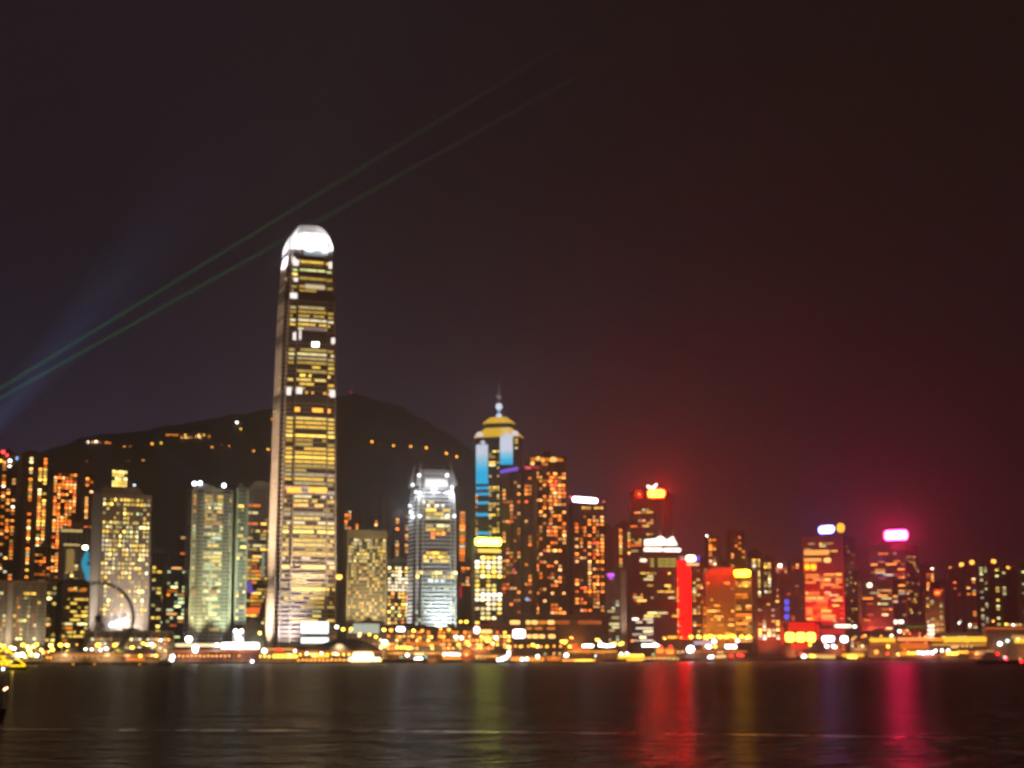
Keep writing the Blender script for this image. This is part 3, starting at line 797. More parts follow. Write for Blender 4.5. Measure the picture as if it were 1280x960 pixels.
def f_red_sign(b, k, rnd):
    sign(b, 810, 831, 612.5, 621.5, SIGNR, .35, 'sign', 2.0, 0.03, True)
    for a in (0,):
        u, z = loc_on(b, 799, 617.5, 1.6); m = MB(); pr = None; n = 18; r = mpp(b.D) * 4.6
        for i in range(n):
            a0, a1 = 2 * math.pi * i / n, 2 * math.pi * (i + 1) / n
            m.tube((r * math.cos(a0), 0, r * math.sin(a0)), (r * math.cos(a1), 0, r * math.sin(a1)), .75, .75, 6, 0)
        m.ball((0, 0, 0), 1.5, 1, mi=1)
        o = m.build('ring_sign', [emi('red_ring_light', (1, .004, .012), 1.6, True), emi('orange_dot_light', (1, .3, .02), 4)], b.root); o.location = (u, -b.d / 2 - 1.6, z)
    wmb = emi('white_wing_light', (1, .86, .72), 4.5)
    for x0, y0, x1, y1 in ((803.5, 605.5, 808.5, 608.5), (808.5, 608.5, 812, 607), (811.5, 607.5, 815.5, 603)):
        u0, z0 = loc_on(b, x0, y0, 0); u1, z1 = loc_on(b, x1, y1, 0); m = MB(); m.tube((u0, -2, z0), (u1, -2, z1), 1.9, 1.5, 8); m.build('wing_light', wmb, b.root)
    m = MB(); u0, z0 = loc_on(b, 809, 608, 0); m.tube((u0, -2, b.h), (u0, -2, z0 - 1), .4, .3, 6); m.build('sign_pole', STEEL, b.root)
def f_two_prisms(b, k, rnd):
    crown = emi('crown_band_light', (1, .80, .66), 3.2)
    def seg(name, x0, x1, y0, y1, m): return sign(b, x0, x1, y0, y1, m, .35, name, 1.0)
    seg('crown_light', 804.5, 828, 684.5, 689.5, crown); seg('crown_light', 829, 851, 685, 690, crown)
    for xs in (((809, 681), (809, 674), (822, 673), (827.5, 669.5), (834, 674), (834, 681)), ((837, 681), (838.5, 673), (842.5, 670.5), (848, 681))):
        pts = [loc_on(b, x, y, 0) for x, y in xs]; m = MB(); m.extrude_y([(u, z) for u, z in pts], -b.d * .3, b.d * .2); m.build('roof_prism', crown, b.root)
    for px in (827.5, 843.5):
        u, z = loc_on(b, px, 660); _, z0 = loc_on(b, px, 672); m = MB(); m.tube((u, -b.d * .05, z0), (u, -b.d * .05, z), .5, .25, 6); m.build('mast', ALU, b.root)
    c = MB(); u0, z1 = loc_on(b, 804, 682); u1, z0 = loc_on(b, 851, 684); c.box(u0, u1, -b.d / 2, b.d * .3, b.h + .3, z1); c.build('roof_deck', DARK, b.root)
    gy = emi('green_yellow_window', (.62, .66, .10), .75)
    for y in (698, 702, 706):
        for x0, x1 in ((812.5, 817.5), (822, 829), (829.6, 837), (837.6, 845)): sign(b, x0, x1, y, y + 2.6, gy, .3, 'window', .5)
    sign(b, 799.5, 808.5, 698.5, 702.5, emi('white_window', (1, .8, .6), 2.4), .5, 'window', .6)
def f_red_column(b, k, rnd):
    m = MB(); us = [loc_on(b, x, 740, 1.2)[0] for x in (848.6, 853, 857.5, 862.5)]; z0, z1 = max(4, zrow(b, 798)), zrow(b, 702)
    for u0, u1 in zip(us, us[1:]): m.box(u0 + .25, u1 - .25, -b.d / 2 - 1.6, -b.d / 2 - .7, z0, z1)
    m.build('neon_column', REDN, b.root)
    g = MB()
    for i in range(24): g.box(us[0] - .2, us[-1] + .2, -b.d / 2 - 1.9, -b.d / 2 - 1.65, z0 + (z1 - z0) * i / 24, z0 + (z1 - z0) * i / 24 + .5)
    g.build('column_frame', STEEL, b.root)
    sign(b, 857, 869.5, 694, 702, emi('warm_white_sign_light', (1, .72, .40), 8, True), .4, 'sign', 1.6); sign(b, 870, 874.5, 695, 701.5, BLUEN, .4, 'sign', 1.6)
    sign(b, 849, 856, 695, 700, emi('rose_sign_light', (1, .35, .42), .7), .4, 'sign', 1.4); sign(b, 858, 874, 704, 707, emi('cream_band_light', (1, .62, .28), 1.6), .4, 'lit_panel', 1.2)
def f_orange_red(b, k, rnd):
    c = MB(); n = 7; w = b.w / 2; h0 = zrow(b, 724); h1 = zrow(b, 709); pts = [(-w, b.h + .05)]
    for i in range(n + 1):
        a = math.pi / 2 * i / n; pts.append((-w + w * 1.1 * (1 - math.cos(a)), b.h + .05 + (h1 - b.h) * math.sin(a)))
    pts += [(w, h1), (w, b.h + .05)]
    c.extrude_y(pts, -b.d / 2 - .3, b.d / 2); c.build('rounded_top', STONE2, b.root)
    for u in (-.35, .3):
        uplight(b, b.w * u, 34, 30, 2.6e5, (1, .30, .012), 70, 4); uplight(b, b.w * u, 50, 75, 3.5e5, (1, .16, .008), 46, 4)
    for u in (-.3, .3): spot(b.root, (b.w * u, -b.d / 2 - 45, b.h + 10), (b.w * u, -b.d / 2, b.h - 2), 3.2e5, (1, .008, .003), 44, 2)
    c = MB()
    for x in (-w, w): c.box(x - .8, x + .8, -b.d / 2 - 1.0, -b.d / 2, 0, b.h); 
    c.build('corner_pier', STONE2, b.root)
def f_wing(b, k, rnd):
    uplight(b, 0, 26, 26, 2.0e5, (1, .42, .04), 70, 4)
def f_gold_sign(b, k, rnd):
    sign(b, 917.5, 938, 713, 720.5, emi('golden_sign_light', (1, .46, .008), 42, True), .4, 'sign', 1.6)
    point(b.root, (loc_on(b, 928, 716)[0], -b.d / 2 - 14, zrow(b, 730)), 3.2e4, (1, .38, .03), 2)
    uplight(b, 0, 36, 40, 4.0e5, (1, .30, .02), 60, 4)
def f_blue_vert(b, k, rnd):
    for y in (752.5, 761, 771): sign(b, 980, 986.5, y - 3.6, y + 3.6, BLUEN, .45, 'neon_sign', 1.2)
    uplight(b, 0, 50, 40, 1.8e6, (1, .10, .05), 70, 4)
def f_red_bands(b, k, rnd):
    sign(b, 1023, 1043.5, 657.5, 666.5, SIGNB, .5, 'sign', 2, -.05, True)
    u, z = loc_on(b, 1050, 659.5, 2); m = MB(); r = mpp(b.D) * 5.2; m.ball((0, 0, 0), r, 1.15, 14, 8); o = m.build('globe_sign', emi('orange_globe_light', (1, .42, .02), 2.2), b.root); o.location = (u, -b.d / 2 + 1, z)
    m = MB(); m.tube((u, -b.d / 2 + 1, b.h), (u, -b.d / 2 + 1, z - r), .5, .4, 6); m.build('sign_pole', STEEL, b.root)
    band = emi('amber_band_light', (1, .42, .07), 1.5)
    sign(b, 1005, 1037, 688, 693.5, band, .3, 'lit_band', .8); sign(b, 1005, 1027, 698, 702, band, .3, 'lit_band', .8); sign(b, 1030, 1039, 697.5, 703, emi('gold_panel', (1, .55, .14), 2.2), .4, 'lit_band', .8)
    for x0, x1 in ((1006, 1012.5), (1013.5, 1020.5)): sign(b, x0, x1, 705, 712.5, emi('yellow_letter_light', (1, .46, .01), 3.2), .4, 'sign_panel', 1.2)
    sign(b, 1004, 1022, 703, 714.5, emi('red_board_light', (1, .02, .01), .8), .2, 'sign_board', .5)
    for u in (-.3, .2): uplight(b, b.w * u, 60, 70, 2.0e6, (1, .03, .03), 60, 4)
    uplight(b, -.2 * b.w, 40, 30, 1.2e6, (1, .03, .015), 70, 4)
def f_pink_sign(b, k, rnd):
    sign(b, 1105.5, 1135, 663.5, 674.5, SIGNP, .35, 'sign', 2, 0, True)
    vp = emi('dim_violet_panel', (.10, .05, .7), .22); rp = emi('dim_red_panel', (1, .01, .04), .35)
    for x0, x1, y0, y1, m in ((1094, 1099.5, 753, 768, vp), (1098, 1108, 719, 722.5, vp), (1098, 1107, 699, 702, vp), (1122, 1128, 715, 722, rp), (1094, 1099, 726, 730, rp), (1095, 1099, 735, 740, emi('dim_magenta_panel', (.5, .04, .3), .4))):
        sign(b, x0, x1, y0, y1, m, .3, 'lit_panel', .8)
    ww = emi('cool_white_panel', (.95, .90, 1), 5)
    for x0, x1, y0, y1 in ((1086, 1092, 774, 780), (1092, 1099, 775, 781), (1099, 1106, 773, 780), (1117, 1122, 775, 780), (1123, 1130, 775, 780)): sign(b, x0, x1, y0, y1, ww if x0 < 1110 else emi('warm_white_panel', (1, .82, .6), 4), .5, 'lit_panel', 1)
    for u in (-.2, .2): uplight(b, b.w * u, 60, 70, 1.3e6, (1, .07, .06), 60, 4)
def f_red_lamp(b, k, rnd):
    sign(b, 1167, 1176, 737, 745, emi('red_sign_glow', (1, .012, .012), 3, True), .45, 'sign', 1.0); sign(b, 1168.5, 1174.5, 739.5, 742.5, emi('orange_dot_light', (1, .3, .02), 4), .45, 'sign_core', 2.2)
    uplight(b, 0, 40, 40, 5e5, (1, .35, .08), 60, 4)
def f_podium(b, k, rnd):
    c = MB(); c.box(-b.w / 2 - 3, b.w / 2 + 3, -b.d / 2 - 3, b.d / 2 + 1, b.h - 2.2, b.h + .4); c.build('roof_ledge', BRICK, b.root)
    for x0, x1, m in ((637, 650, SIGNY2), (657, 663, SIGNY2), (664, 672, SIGNY2), (673, 683, SIGNO3), (684, 693, SIGNY2), (694, 712, SIGNO4), (722, 752, SIGNO4)):
        sign(b, x0, x1, 775.5, 780.5, m, .35, 'window', .7)
    for x0, x1, m in ((658, 664, SIGNY2), (665, 673, SIGNY2), (674, 681, SIGNY2), (685, 694, SIGNY2)): sign(b, x0, x1, 793, 798, m, .35, 'window', .7)
    for x0, x1 in ((657, 665), (668, 678), (683, 694)): sign(b, x0, x1, 784, 787, SIGNO3, .35, 'window', .7)
    uplight(b, b.w * .17, 16, 16, 9e4, (1, .36, .04), 80, 3)
    ws = emi('plaza_screen_light', (1, .86, .92), 9, True)
    sign(b, 641, 656, 787, 797.5, ws, .25, 'lit_screen', 2.2); sign(b, 628, 640, 785, 790, emi('pink_screen_light', (1, .5, .75), 3), .3, 'lit_screen', 2.2)
SIGNO4 = emi('dim_amber_panel', (1, .20, .03), .45)
def f_round_dark(b, k, rnd):
    c = MB(); n = 10; w = b.w * .5
    c.extrude_y([(w * math.cos(math.pi * i / n), b.h + .05 + 5 * math.sin(math.pi * i / n)) for i in range(n + 1)], -b.d / 2, b.d / 2); c.build('domed_roof', ROOFM, b.root)
    sign(b, 85, 108, 734.5, 739.5, SIGNO3, .4, 'lit_band', .8); sign(b, 92, 97, 734, 739, SIGNY2, .4, 'lit_band', 1.8)
def f_bands(b, k, rnd):
    sign(b, 76, 103, 661.5, 665.5, emi('straw_band_light', (1, .68, .25), .8), .4, 'lit_band', .8); sign(b, 79, 100, 679.5, 682.5, emi('straw_band_light', (1, .68, .25), .8), .4, 'lit_band', .8)
    sign(b, 103, 109.5, 682, 687, LAMPC, .45, 'floodlight', 1.2)
    sign(b, 83, 92, 686, 714, emi('straw_column_light', (1, .62, .16), .32), .1, 'lit_panel', .8)
    for n_, (x0, x1) in enumerate(((107, 110), (105, 111), (103.5, 111), (102, 111.5), (101.5, 109), (102, 111.5), (103, 112), (104.5, 112), (105.5, 112.5), (107, 112.5))): sign(b, x0, x1, 687 + n_ * 3.9, 690.2 + n_ * 3.9, TEAL, .3, 'neon_or_wash_bar', 1.0)  # glowing teal bars stand in for coloured light on the facade edge
    uplight(b, 0, 40, 60, 2.5e5, (1, .82, .55), 60, 4)
def f_front_left(b, k, rnd):
    c = MB(); c.box(-b.w / 2 - 2, b.w / 2 + 2, -b.d / 2 - 2, b.d / 2, b.h - 1.2, b.h + 1.2); c.build('roof_ledge', STONE2, b.root)
    p = MB(); u0, _ = loc_on(b, 8, 760); u1, _ = loc_on(b, 15, 760); p.box(u0, u1, -b.d / 2 - 1.6, -b.d / 2, 0, b.h - 1.3); p.build('pilaster', STONE, b.root)
    for px in (22, 41):
        u, z1 = loc_on(b, px, 745 if px == 22 else 765); _, z0 = loc_on(b, px, 797 if px == 22 else 790); m = MB(); m.box(u - .8, u + .8, -b.d / 2 - .9, -b.d / 2 - .4, z0, z1); m.build('light_strip', emi('copper_strip_light', (1, .36, .10), .32), b.root)
    for u in (-.3, .3): uplight(b, b.w * u, 26, 30, 1.1e5, (1, .80, .58), 66, 3)
def f_red_roof_lamp(b, k, rnd):
    for px, py, r, m in ((4, 565, 2.6, REDL), (1, 576, 2.2, LAMPO), (12.5, 576, 2.0, LAMPC), (22.5, 573, 2.6, emi('sky_blue_lamp', (.25, .55, 1), 3)), (9, 569, 1.6, REDL)):
        floodhead(b, px, py, r, m, 1.2, 'rooftop_lamp')
def f_lit_wall(b, k, rnd): uplight(b, 0, 14, 8, 3.2e4, (.86, 1, .86), 80, 2)
def f_lamp_tops(pts):
    def f(b, k, rnd):
        for px, py, r in pts: floodhead(b, px, py, r, emi('rooftop_amber_glow', (1, .40, .045), 4), -b.d / 2 - 0.1, 'rooftop_lamp')
    return f
def f_peak_lamp(px, py, m, r=1.6):
    def f(b, k, rnd): floodhead(b, px, py, r, m, 1.0, 'rooftop_lamp')
    return f

# ------------------------------------------------------------------ the skyline, west (left) to east (right) as seen
# waterfront and Central, left third
res('far left housing tower with red and blue rooftop lamps', -8, 17, 566, 2350, 'O', .55, colp=.95, fn=f_red_roof_lamp, cw=6)
res('slim housing tower with two bright columns of amber windows', 17, 56, 568, 2300, 'O', .72, colp=.5, cw=6, lev=(1, 3, 4, 3), mix=('Y', .35))
res('housing tower crowded with orange windows left of the beige punched-window block', 55, 93, 588, 2420, 'O', .78, cw=5, lev=(0, 2, 4, 3), colp=.95, mix=('R', .3))
res('narrow housing tower showing pink and orange windows beside the crowded orange one', 92, 114, 594, 2480, 'O', .7, cw=5.5, lev=(1, 3, 4, 2), mix=('R', .5))
res('distant housing tower whose top floors glow gold above the beige punched-window block', 131, 156, 584, 2600, 'Y', .2, cw=4, more=[W(585, 607, 'Y', .8, cw=4.5, fh=5, wh=.6, lev=(0, 2, 4, 3))], colp=.8)
spec('low beige building with pale pilaster and flat ledge at the left edge', -22, 57, 727, 1560, cat='building', name='office_block', style='piers', wall=STONE2, glass=mat('greenish_glass', (.10, .12, .10), .3), fn=f_front_left, roof='none', pier=7,
     win=[W(735, 800, 'Y', .22, cw=3, fh=4, lev=(4, 3, 1, 0), mix=('G', .4)), W(737, 741, 'D', .8, u=(.55, .8), cw=2.5, fh=4, lev=(0, 2, 3, 1))])
spec('slim pale slab beside the crowded orange housing tower', 38, 62, 684, 1950, cat='building', name='office_block', style='piers', wall=STONE, pier=14, win=[W(690, 760, 'O', .45, cw=4, lev=(2, 3, 2, 1))], s=.1)
spec('pale office block with two straw-coloured light bands and a teal-lit facade edge', 73, 113, 660, 1900, cat='office block', name='office_block', style='piers', wall=STONE, fn=f_bands, pier=5, win=[W(690, 725, 'Y', .35, u=(0, .5), cw=4, lev=(2, 3, 2, 1))])
spec('dark domed-roof office block with a lit orange cornice left of the observation wheel', 69, 111, 730, 1640, cat='office block', name='office_block', style='bands', wall=DARK, roof='none', fn=f_round_dark,
     win=[W(742, 803, 'Y', .42, cw=3.2, fh=3.8, lev=(1, 4, 3, 1), office=True, run=(1, 3), mix=('O', .2))])
spec('amber-lit narrow block between the beige building and the domed-roof block', 55, 72, 724, 1700, cat='building', name='office_block', style='piers', wall=STONE2, pier=5, win=[W(728, 800, 'Y', .62, cw=5, fh=5, lev=(2, 3, 3, 1), mix=('O', .25))], s=.1)
spec('broad beige office tower with rows of small punched yellow windows behind the observation wheel', 112, 187, 617, 1760, cat='office tower', style='piers', wall=STONE, glass=STONE, roof='none', fn=f_jardine, pier=4.0, fh=3.7, s=.16,
     win=[W(622, 634, 'Y', .85, cw=3.3, fh=4.6, wh=.5, gap=.42, lev=(1, 4, 3, 1)), W(634, 672, 'Y', .62, cw=3.3, fh=4.6, wh=.5, gap=.42, office=True, run=(1, 1), lev=(2, 4, 2, 1), mix=('G', .15)),
          W(672, 716, 'Y', .82, cw=3.3, fh=4.6, wh=.5, gap=.42, lev=(1, 4, 3, 1), mix=('W', .25)), W(716, 770, 'Y', .48, cw=3.3, fh=4.6, wh=.5, gap=.42, lev=(3, 4, 2, 1))])
spec('beige arched-top block just right of the beige punched-window tower', 186, 208, 692, 1900, cat='building', name='office_block', style='piers', wall=STONE2, pier=4, win=[W(700, 795, 'Y', .45, cw=4.4, fh=4.5, lev=(2, 4, 2, 1), mix=('G', .25))], s=.1)
spec('dark green-glass block with scattered pale green windows', 204, 232, 702, 1850, cat='office block', name='office_block', style='bands', wall=DARK, win=[W(705, 795, 'G', .42, cw=3.6, fh=4, lev=(2, 4, 2, 0), office=True, run=(1, 3), mix=('O', .2))], s=.1)
spec('narrow brown tower tucked behind the banded green-lit tower', 221, 240, 664, 1990, style='piers', wall=BRICK, win=[W(670, 740, 'O', .3, cw=5, lev=(3, 3, 1, 0))], s=.1)
spec('banded tower washed green-white from below with rooftop floodlights', 231, 289, 612, 1800, cat='office tower', style='bands', wall=GREEN_G, fn=f_exch_west, fh=3.9, s=.12, side='L', bays=(.1, .5),
     win=[W(618, 660, 'Y', .62, office=True, run=(1, 4), cw=3, lev=(4, 4, 1, 0), mix=('O', .3)), W(660, 720, 'Y', .5, office=True, run=(2, 5), cw=3, lev=(5, 3, 0, 0), mix=('G', .3)), W(720, 790, 'Y', .26, office=True, run=(1, 4), cw=3, lev=(5, 3, 0, 0))])
spec('slim banded bay tower between the floodlit green-white tower and the vaulted brown tower', 293, 308, 612, 1830, cat='office tower', style='bands', wall=GREEN_G, fn=f_exch_bow, fh=3.9, s=.1, win=[W(620, 780, 'Y', .2, cw=3, office=True, run=(1, 2), lev=(4, 3, 1, 0))])
spec('brown tower with vaulted roof and orange sign board beside the tallest tower', 304, 341, 611, 1870, cat='office tower', style='bands', wall=BRICK, fn=f_exch_east, roof='none', fh=3.9, s=.1, bays=(.15, .75),
     win=[W(622, 780, 'Y', .36, office=True, run=(1, 5), cw=2.6, lev=(4, 4, 1, 0), mix=('O', .3))])
spec('low grey-green lit wall block left of the tallest tower base', 302, 334, 782, 1760, cat='building', name='service_building', style='plain', wall=GREEN_G, glass=GREEN_G, fn=f_lit_wall, s=.1)
spec('tallest tower with glowing white curved crown of fins', 333, 427.5, 280, 1700, cat='skyscraper', name='skyscraper', fn=tall_tower, own_body=True, s=.19, r=13, occtop=300)
spec('beige bank block with a heavy flat cornice right of the tallest tower', 428, 483, 661, 1800, cat='office block', name='office_block', style='bands', wall=STONE2, fn=f_bank, roof='none', fh=3.6, s=.1,
     win=[W(672, 700, 'Y', .75, cw=2.8, fh=3.6, lev=(3, 4, 1, 0), mix=('W', .2)), W(700, 790, 'Y', .42, cw=2.8, fh=3.6, lev=(5, 3, 0, 0), mix=('O', .15))])
res('hillside housing tower peeping over the beige bank block at left', 424, 448, 634, 2500, 'O', .6, cw=5, lev=(1, 3, 4, 2))
res('hillside housing tower with a triangle of amber windows over the bank block', 452, 472, 648, 2560, 'O', .35, cw=5, lev=(1, 3, 4, 2))
res('tallest hillside housing tower left of the horned tower', 472, 492, 623, 2620, 'O', .4, cw=6, lev=(2, 3, 4, 1))
res('hillside housing tower directly against the left flank of the horned tower', 488, 511, 641, 2520, 'O', .45, cw=5.5, lev=(2, 3, 4, 2))
spec('low block full of cream windows between the bank block and the horned tower', 481, 511, 702, 1930, cat='office block', name='office_block', style='bands', wall=CONC, s=.08,
     win=[W(704, 715, 'Y', .85, cw=3.6, fh=4, lev=(1, 3, 3, 2), mix=('W', .4)), W(715, 740, 'W', .9, cw=3.6, fh=4, lev=(1, 3, 4, 2)), W(740, 800, 'Y', .75, cw=3.6, fh=4, lev=(1, 3, 3, 2), mix=('O', .3))])
spec('silver tower with four horned corners and white crown lamps', 508, 572, 576, 1880, cat='skyscraper', name='skyscraper', fn=horned_tower, own_body=True, s=.13, r=12, occtop=600,
     fh=4.2, win=[W(622, 634, 'Y', .35, cw=3, u=(.1, .7), lev=(2, 4, 2, 0)), W(634, 662, 'Y', .75, cw=3, office=True, run=(1, 4), u=(.24, .8), lev=(2, 4, 2, 0)), W(664, 674, 'O', .5, cw=5, u=(.35, .7), lev=(0, 2, 4, 1)), W(683, 690, 'Y', .8, cw=3, u=(.25, .75), office=True, run=(2, 5), lev=(2, 4, 1, 0)),
                  W(692, 702, 'Y', .9, cw=3.2, u=(.2, .8), lev=(1, 3, 3, 1)), W(714, 720, 'Y', .9, cw=4, lev=(1, 3, 3, 1)), W(723, 727, 'C', .7, cw=6, lev=(1, 4, 2, 0)), W(730, 790, 'G', .14, cw=3, lev=(3, 3, 0, 0))])
res('slim housing tower with a column of amber windows right of the horned tower', 569, 583, 634, 2400, 'O', .75, cw=7, colp=1, lev=(1, 4, 3, 1))
spec('narrow dark tower with a red light strip right of the horned tower', 573, 594, 704, 1960, style='bands', wall=DARK, win=[W(706, 730, 'O', .35, cw=4.5, lev=(3, 3, 2, 0)), W(722, 733, 'W', .7, cw=4, u=(.1, .6), lev=(3, 3, 0, 0))], s=.1,
     fn=lambda b, k, rnd: sign(b, 574, 577, 733, 748, emi('red_strip_light', (1, .02, .05), .5), .3, 'light_strip', .8))
spec('pagoda-roofed tower with blue neon bars and ball spire', 594, 653, 545, 2250, cat='skyscraper', name='skyscraper', fn=neon_tower, own_body=True, s=.08, side='R', style='bands', wall=DARK, occtop=548, bays=(.3, .5),
     win=[W(560, 670, 'Y', .34, cw=4, u=(.3, .56), office=True, run=(1, 2), lev=(3, 4, 1, 0)), W(548, 560, 'Y', .4, cw=4, u=(.8, 1), lev=(3, 4, 0, 0)), W(600, 670, 'O', .6, u=(.0, .06), cw=5, lev=(1, 3, 2, 0))])
spec('bright office block filled with cream and gold windows under a gold sign', 590, 629, 672, 1900, cat='office block', name='office_block', style='bands', wall=STONE2, fn=f_yellowtop, s=.05, roof='none',
     win=[W(693, 716, 'W', .92, cw=5.6, fh=5, wh=.6, lev=(0, 2, 4, 3), mix=('Y', .4)), W(716, 738, 'Y', .75, cw=5.6, fh=5, wh=.55, lev=(1, 4, 3, 1)), W(738, 752, 'W', .92, cw=5.6, fh=5, wh=.65, lev=(0, 1, 3, 5)), W(752, 780, 'Y', .6, cw=5.6, fh=5, wh=.55, lev=(1, 3, 3, 2), mix=('W', .3))])
spec('brown twin tower with a violet neon band, left of the pair above the podium', 627, 672, 589, 1870, cat='apartment tower', name='apartment_tower', style='res', wall=BRICK, glass=DARK, fn=f_violet, s=.12, side='R',
     win=[W(592, 768, 'O', .30, cw=4.0, fh=4.2, lev=(3, 4, 2, 0), mix=('R', .3), colp=.8)])
spec('brown twin tower with a bright amber top, right of the pair above the podium', 655, 708, 571, 1900, cat='apartment tower', name='apartment_tower', style='res', wall=BRICK, glass=DARK, fn=f_topband, s=.14,
     win=[W(586, 690, 'O', .58, u=(.50, 1), cw=4.2, fh=4.2, lev=(1, 3, 4, 2), mix=('R', .4)), W(590, 768, 'O', .34, cw=4.2, fh=4.2, lev=(2, 3, 3, 1), mix=('R', .25))])
spec('red-framed tower dotted with orange windows under a tilted white sign', 712, 757, 630, 1920, cat='office tower', style='piers', wall=BRICK, glass=DARK, fn=f_whitesign, s=.12, pier=6, side='L',
     win=[W(633, 640, 'D', .75, u=(.25, .95), cw=3.4, lev=(1, 3, 3, 1)), W(642, 766, 'O', .58, cw=4.4, fh=4.1, lev=(2, 4, 3, 1), mix=('R', .35), colp=.85)])
spec('broad low podium with an overhanging roof ledge and amber shop windows', 622, 762, 768, 1840, cat='podium', name='shopping_podium', style='piers', wall=BRICK, glass=DARK, fn=f_podium, roof='none', s=.04, pier=12, win=[])
res('hillside housing tower with yellow windows right of the white-sign tower', 755, 770, 661, 2420, 'Y', .7, cw=6, lev=(1, 3, 4, 2))
res('stepped hillside housing tower left of the red-sign tower', 769, 790, 656, 2480, 'Y', .65, cw=5, lev=(1, 3, 4, 1), mix=('O', .3))
spec('grey office block with a purple sign and pale corner pier', 757, 783, 714, 2000, cat='office block', name='office_block', style='bands', wall=CONC, fn=f_violetsign, s=.06, win=[W(750, 800, 'G', .35, cw=4, u=(0, .65), office=True, run=(1, 3), lev=(3, 4, 1, 0))])
spec('dark tower topped by a red glowing sign and white wing lights', 788, 843, 615, 2300, cat='office tower', style='bands', wall=DARK, fn=f_red_sign, s=.22, side='R', win=[W(634, 690, 'Y', .30, u=(0, .7), cw=5, office=True, run=(1, 3), lev=(3, 4, 1, 0), mix=('O', .3))])
spec('dark office slab crowned by white-lit twin prisms and masts', 784, 850, 692, 2080, cat='office tower', style='bands', wall=DARK, glass=DARK, fn=f_two_prisms, s=.08, roof='none',
     win=[W(712, 770, 'Y', .09, cw=4, office=True, run=(1, 3), lev=(3, 4, 2, 0)), W(770, 802, 'W', .45, cw=4, u=(0, .45), office=True, run=(2, 5), lev=(2, 4, 2, 1)), W(740, 755, 'O', .4, u=(.04, .25), cw=4, lev=(2, 4, 1, 0)), W(720, 790, 'Y', .4, u=(.93, 1), cw=3, lev=(2, 3, 1, 0))])
spec('narrow block faced by a full-height red neon column', 847, 876, 700, 2090, cat='office block', name='office_block', style='bands', wall=DARK, fn=f_red_column, s=.06, win=[W(706, 795, 'Y', .35, u=(.62, 1), cw=4, lev=(2, 4, 1, 0), mix=('O', .4))])
res('grey hillside housing tower with a pale pillar right of the red neon column', 882, 902, 670, 2700, 'O', .6, cw=6, wall=CONC, lev=(2, 3, 3, 1), fn=f_peak_lamp(883.5, 670, LAMPC, 1.3))
res('faint brown hillside tower with few windows behind the orange-lit tower', 909, 933, 664, 2850, 'O', .4, cw=6, lev=(3, 3, 2, 0))
res('hillside housing tower with yellow windows right of the golden sign', 936, 954, 690, 2760, 'Y', .65, cw=6, lev=(2, 3, 3, 1))
spec('rounded-top tower floodlit orange below and red above', 880, 919, 718, 2150, cat='office tower', style='bands', wall=STONE2, glass=mat('bronze_glass', (.12, .09, .06), .3), fn=f_orange_red, roof='none', s=.06, fh=3.4, win=[W(725, 800, 'D', .22, cw=4, office=True, run=(1, 3), lev=(3, 3, 1, 0))])
spec('lower orange-lit wing at the left foot of the rounded-top tower', 869, 884, 747, 2140, cat='building', name='office_block', style='piers', wall=STONE2, fn=f_wing, s=.1, win=[W(750, 800, 'O', .15, cw=4, lev=(3, 2, 0, 0))])
spec('dark amber office block carrying a golden sign', 914, 945, 711, 2190, cat='office block', name='office_block', style='bands', wall=BRICK, fn=f_gold_sign, s=.14, side='R', roof='none', win=[W(724, 733, 'D', .7, cw=4, lev=(1, 4, 2, 0)), W(735, 802, 'O', .55, cw=4, office=True, run=(2, 5), lev=(3, 4, 1, 0), mix=('Y', .3))])
res('hillside housing tower with white and yellow windows mid-right', 951, 970, 698, 2600, 'Y', .7, cw=5.5, lev=(1, 3, 4, 1), mix=('W', .4))
res('dim red-brown hillside tower with a white rooftop lamp', 966, 986, 706, 2650, 'R', .5, cw=6, wall=REDC, lev=(2, 3, 3, 1), fn=f_peak_lamp(975, 707, LAMPC, 2.6))
res('dim red-brown hillside tower left of the red banded tower', 985, 1006, 700, 2720, 'R', .45, cw=6, wall=REDC, lev=(3, 3, 2, 0))
spec('low red-brown block with dim windows below the white and yellow housing tower', 943, 976, 748, 2240, cat='building', name='office_block', style='bands', wall=REDC, s=.1, win=[W(750, 800, 'Y', .35, cw=5, lev=(2, 3, 2, 1), mix=('W', .4)), W(738, 744, 'W', .5, cw=4, lev=(0, 1, 2, 2))], fn=lambda b, k, rnd: uplight(b, 0, 40, 30, 3e5, (1, .2, .06), 66, 4))
spec('dull red block with a vertical blue neon sign', 974, 1006, 719, 2290, cat='building', name='office_block', style='piers', wall=REDC, glass=REDC, fn=f_blue_vert, s=.1, win=[W(725, 795, 'R', .14, cw=5, lev=(3, 3, 0, 0))])
spec('red-lit tower with amber bands under a blue-white sign and orange globe', 1003, 1073, 669, 2440, cat='office tower', style='bands', wall=REDC, fn=f_red_bands, roof='none', s=.28, r=17, side='R',
     win=[W(672, 690, 'Y', .3, cw=5, office=True, run=(1, 2), lev=(3, 4, 1, 0)), W(716, 795, 'O', .42, cw=5, office=True, run=(1, 4), lev=(3, 4, 2, 0), mix=('Y', .3)), W(680, 790, 'Y', .08, face='S', cw=5, lev=(3, 4, 2, 0))])
spec('wide low block between the red banded tower and the pink-sign tower', 1073, 1117, 726, 2350, cat='building', name='office_block', style='bands', wall=CONC, s=.1, win=[W(730, 800, 'O', .18, cw=5, office=True, run=(1, 3), lev=(3, 4, 1, 0), mix=('G', .4))],
     fn=lambda b, k, rnd: (floodhead(b, 1087, 731.5, 3.4, emi('cream_lamp_glow', (1, .66, .42), 6), 1.2, 'rooftop_lamp'), uplight(b, 0, 50, 50, 5e5, (1, .14, .04), 66, 4)))
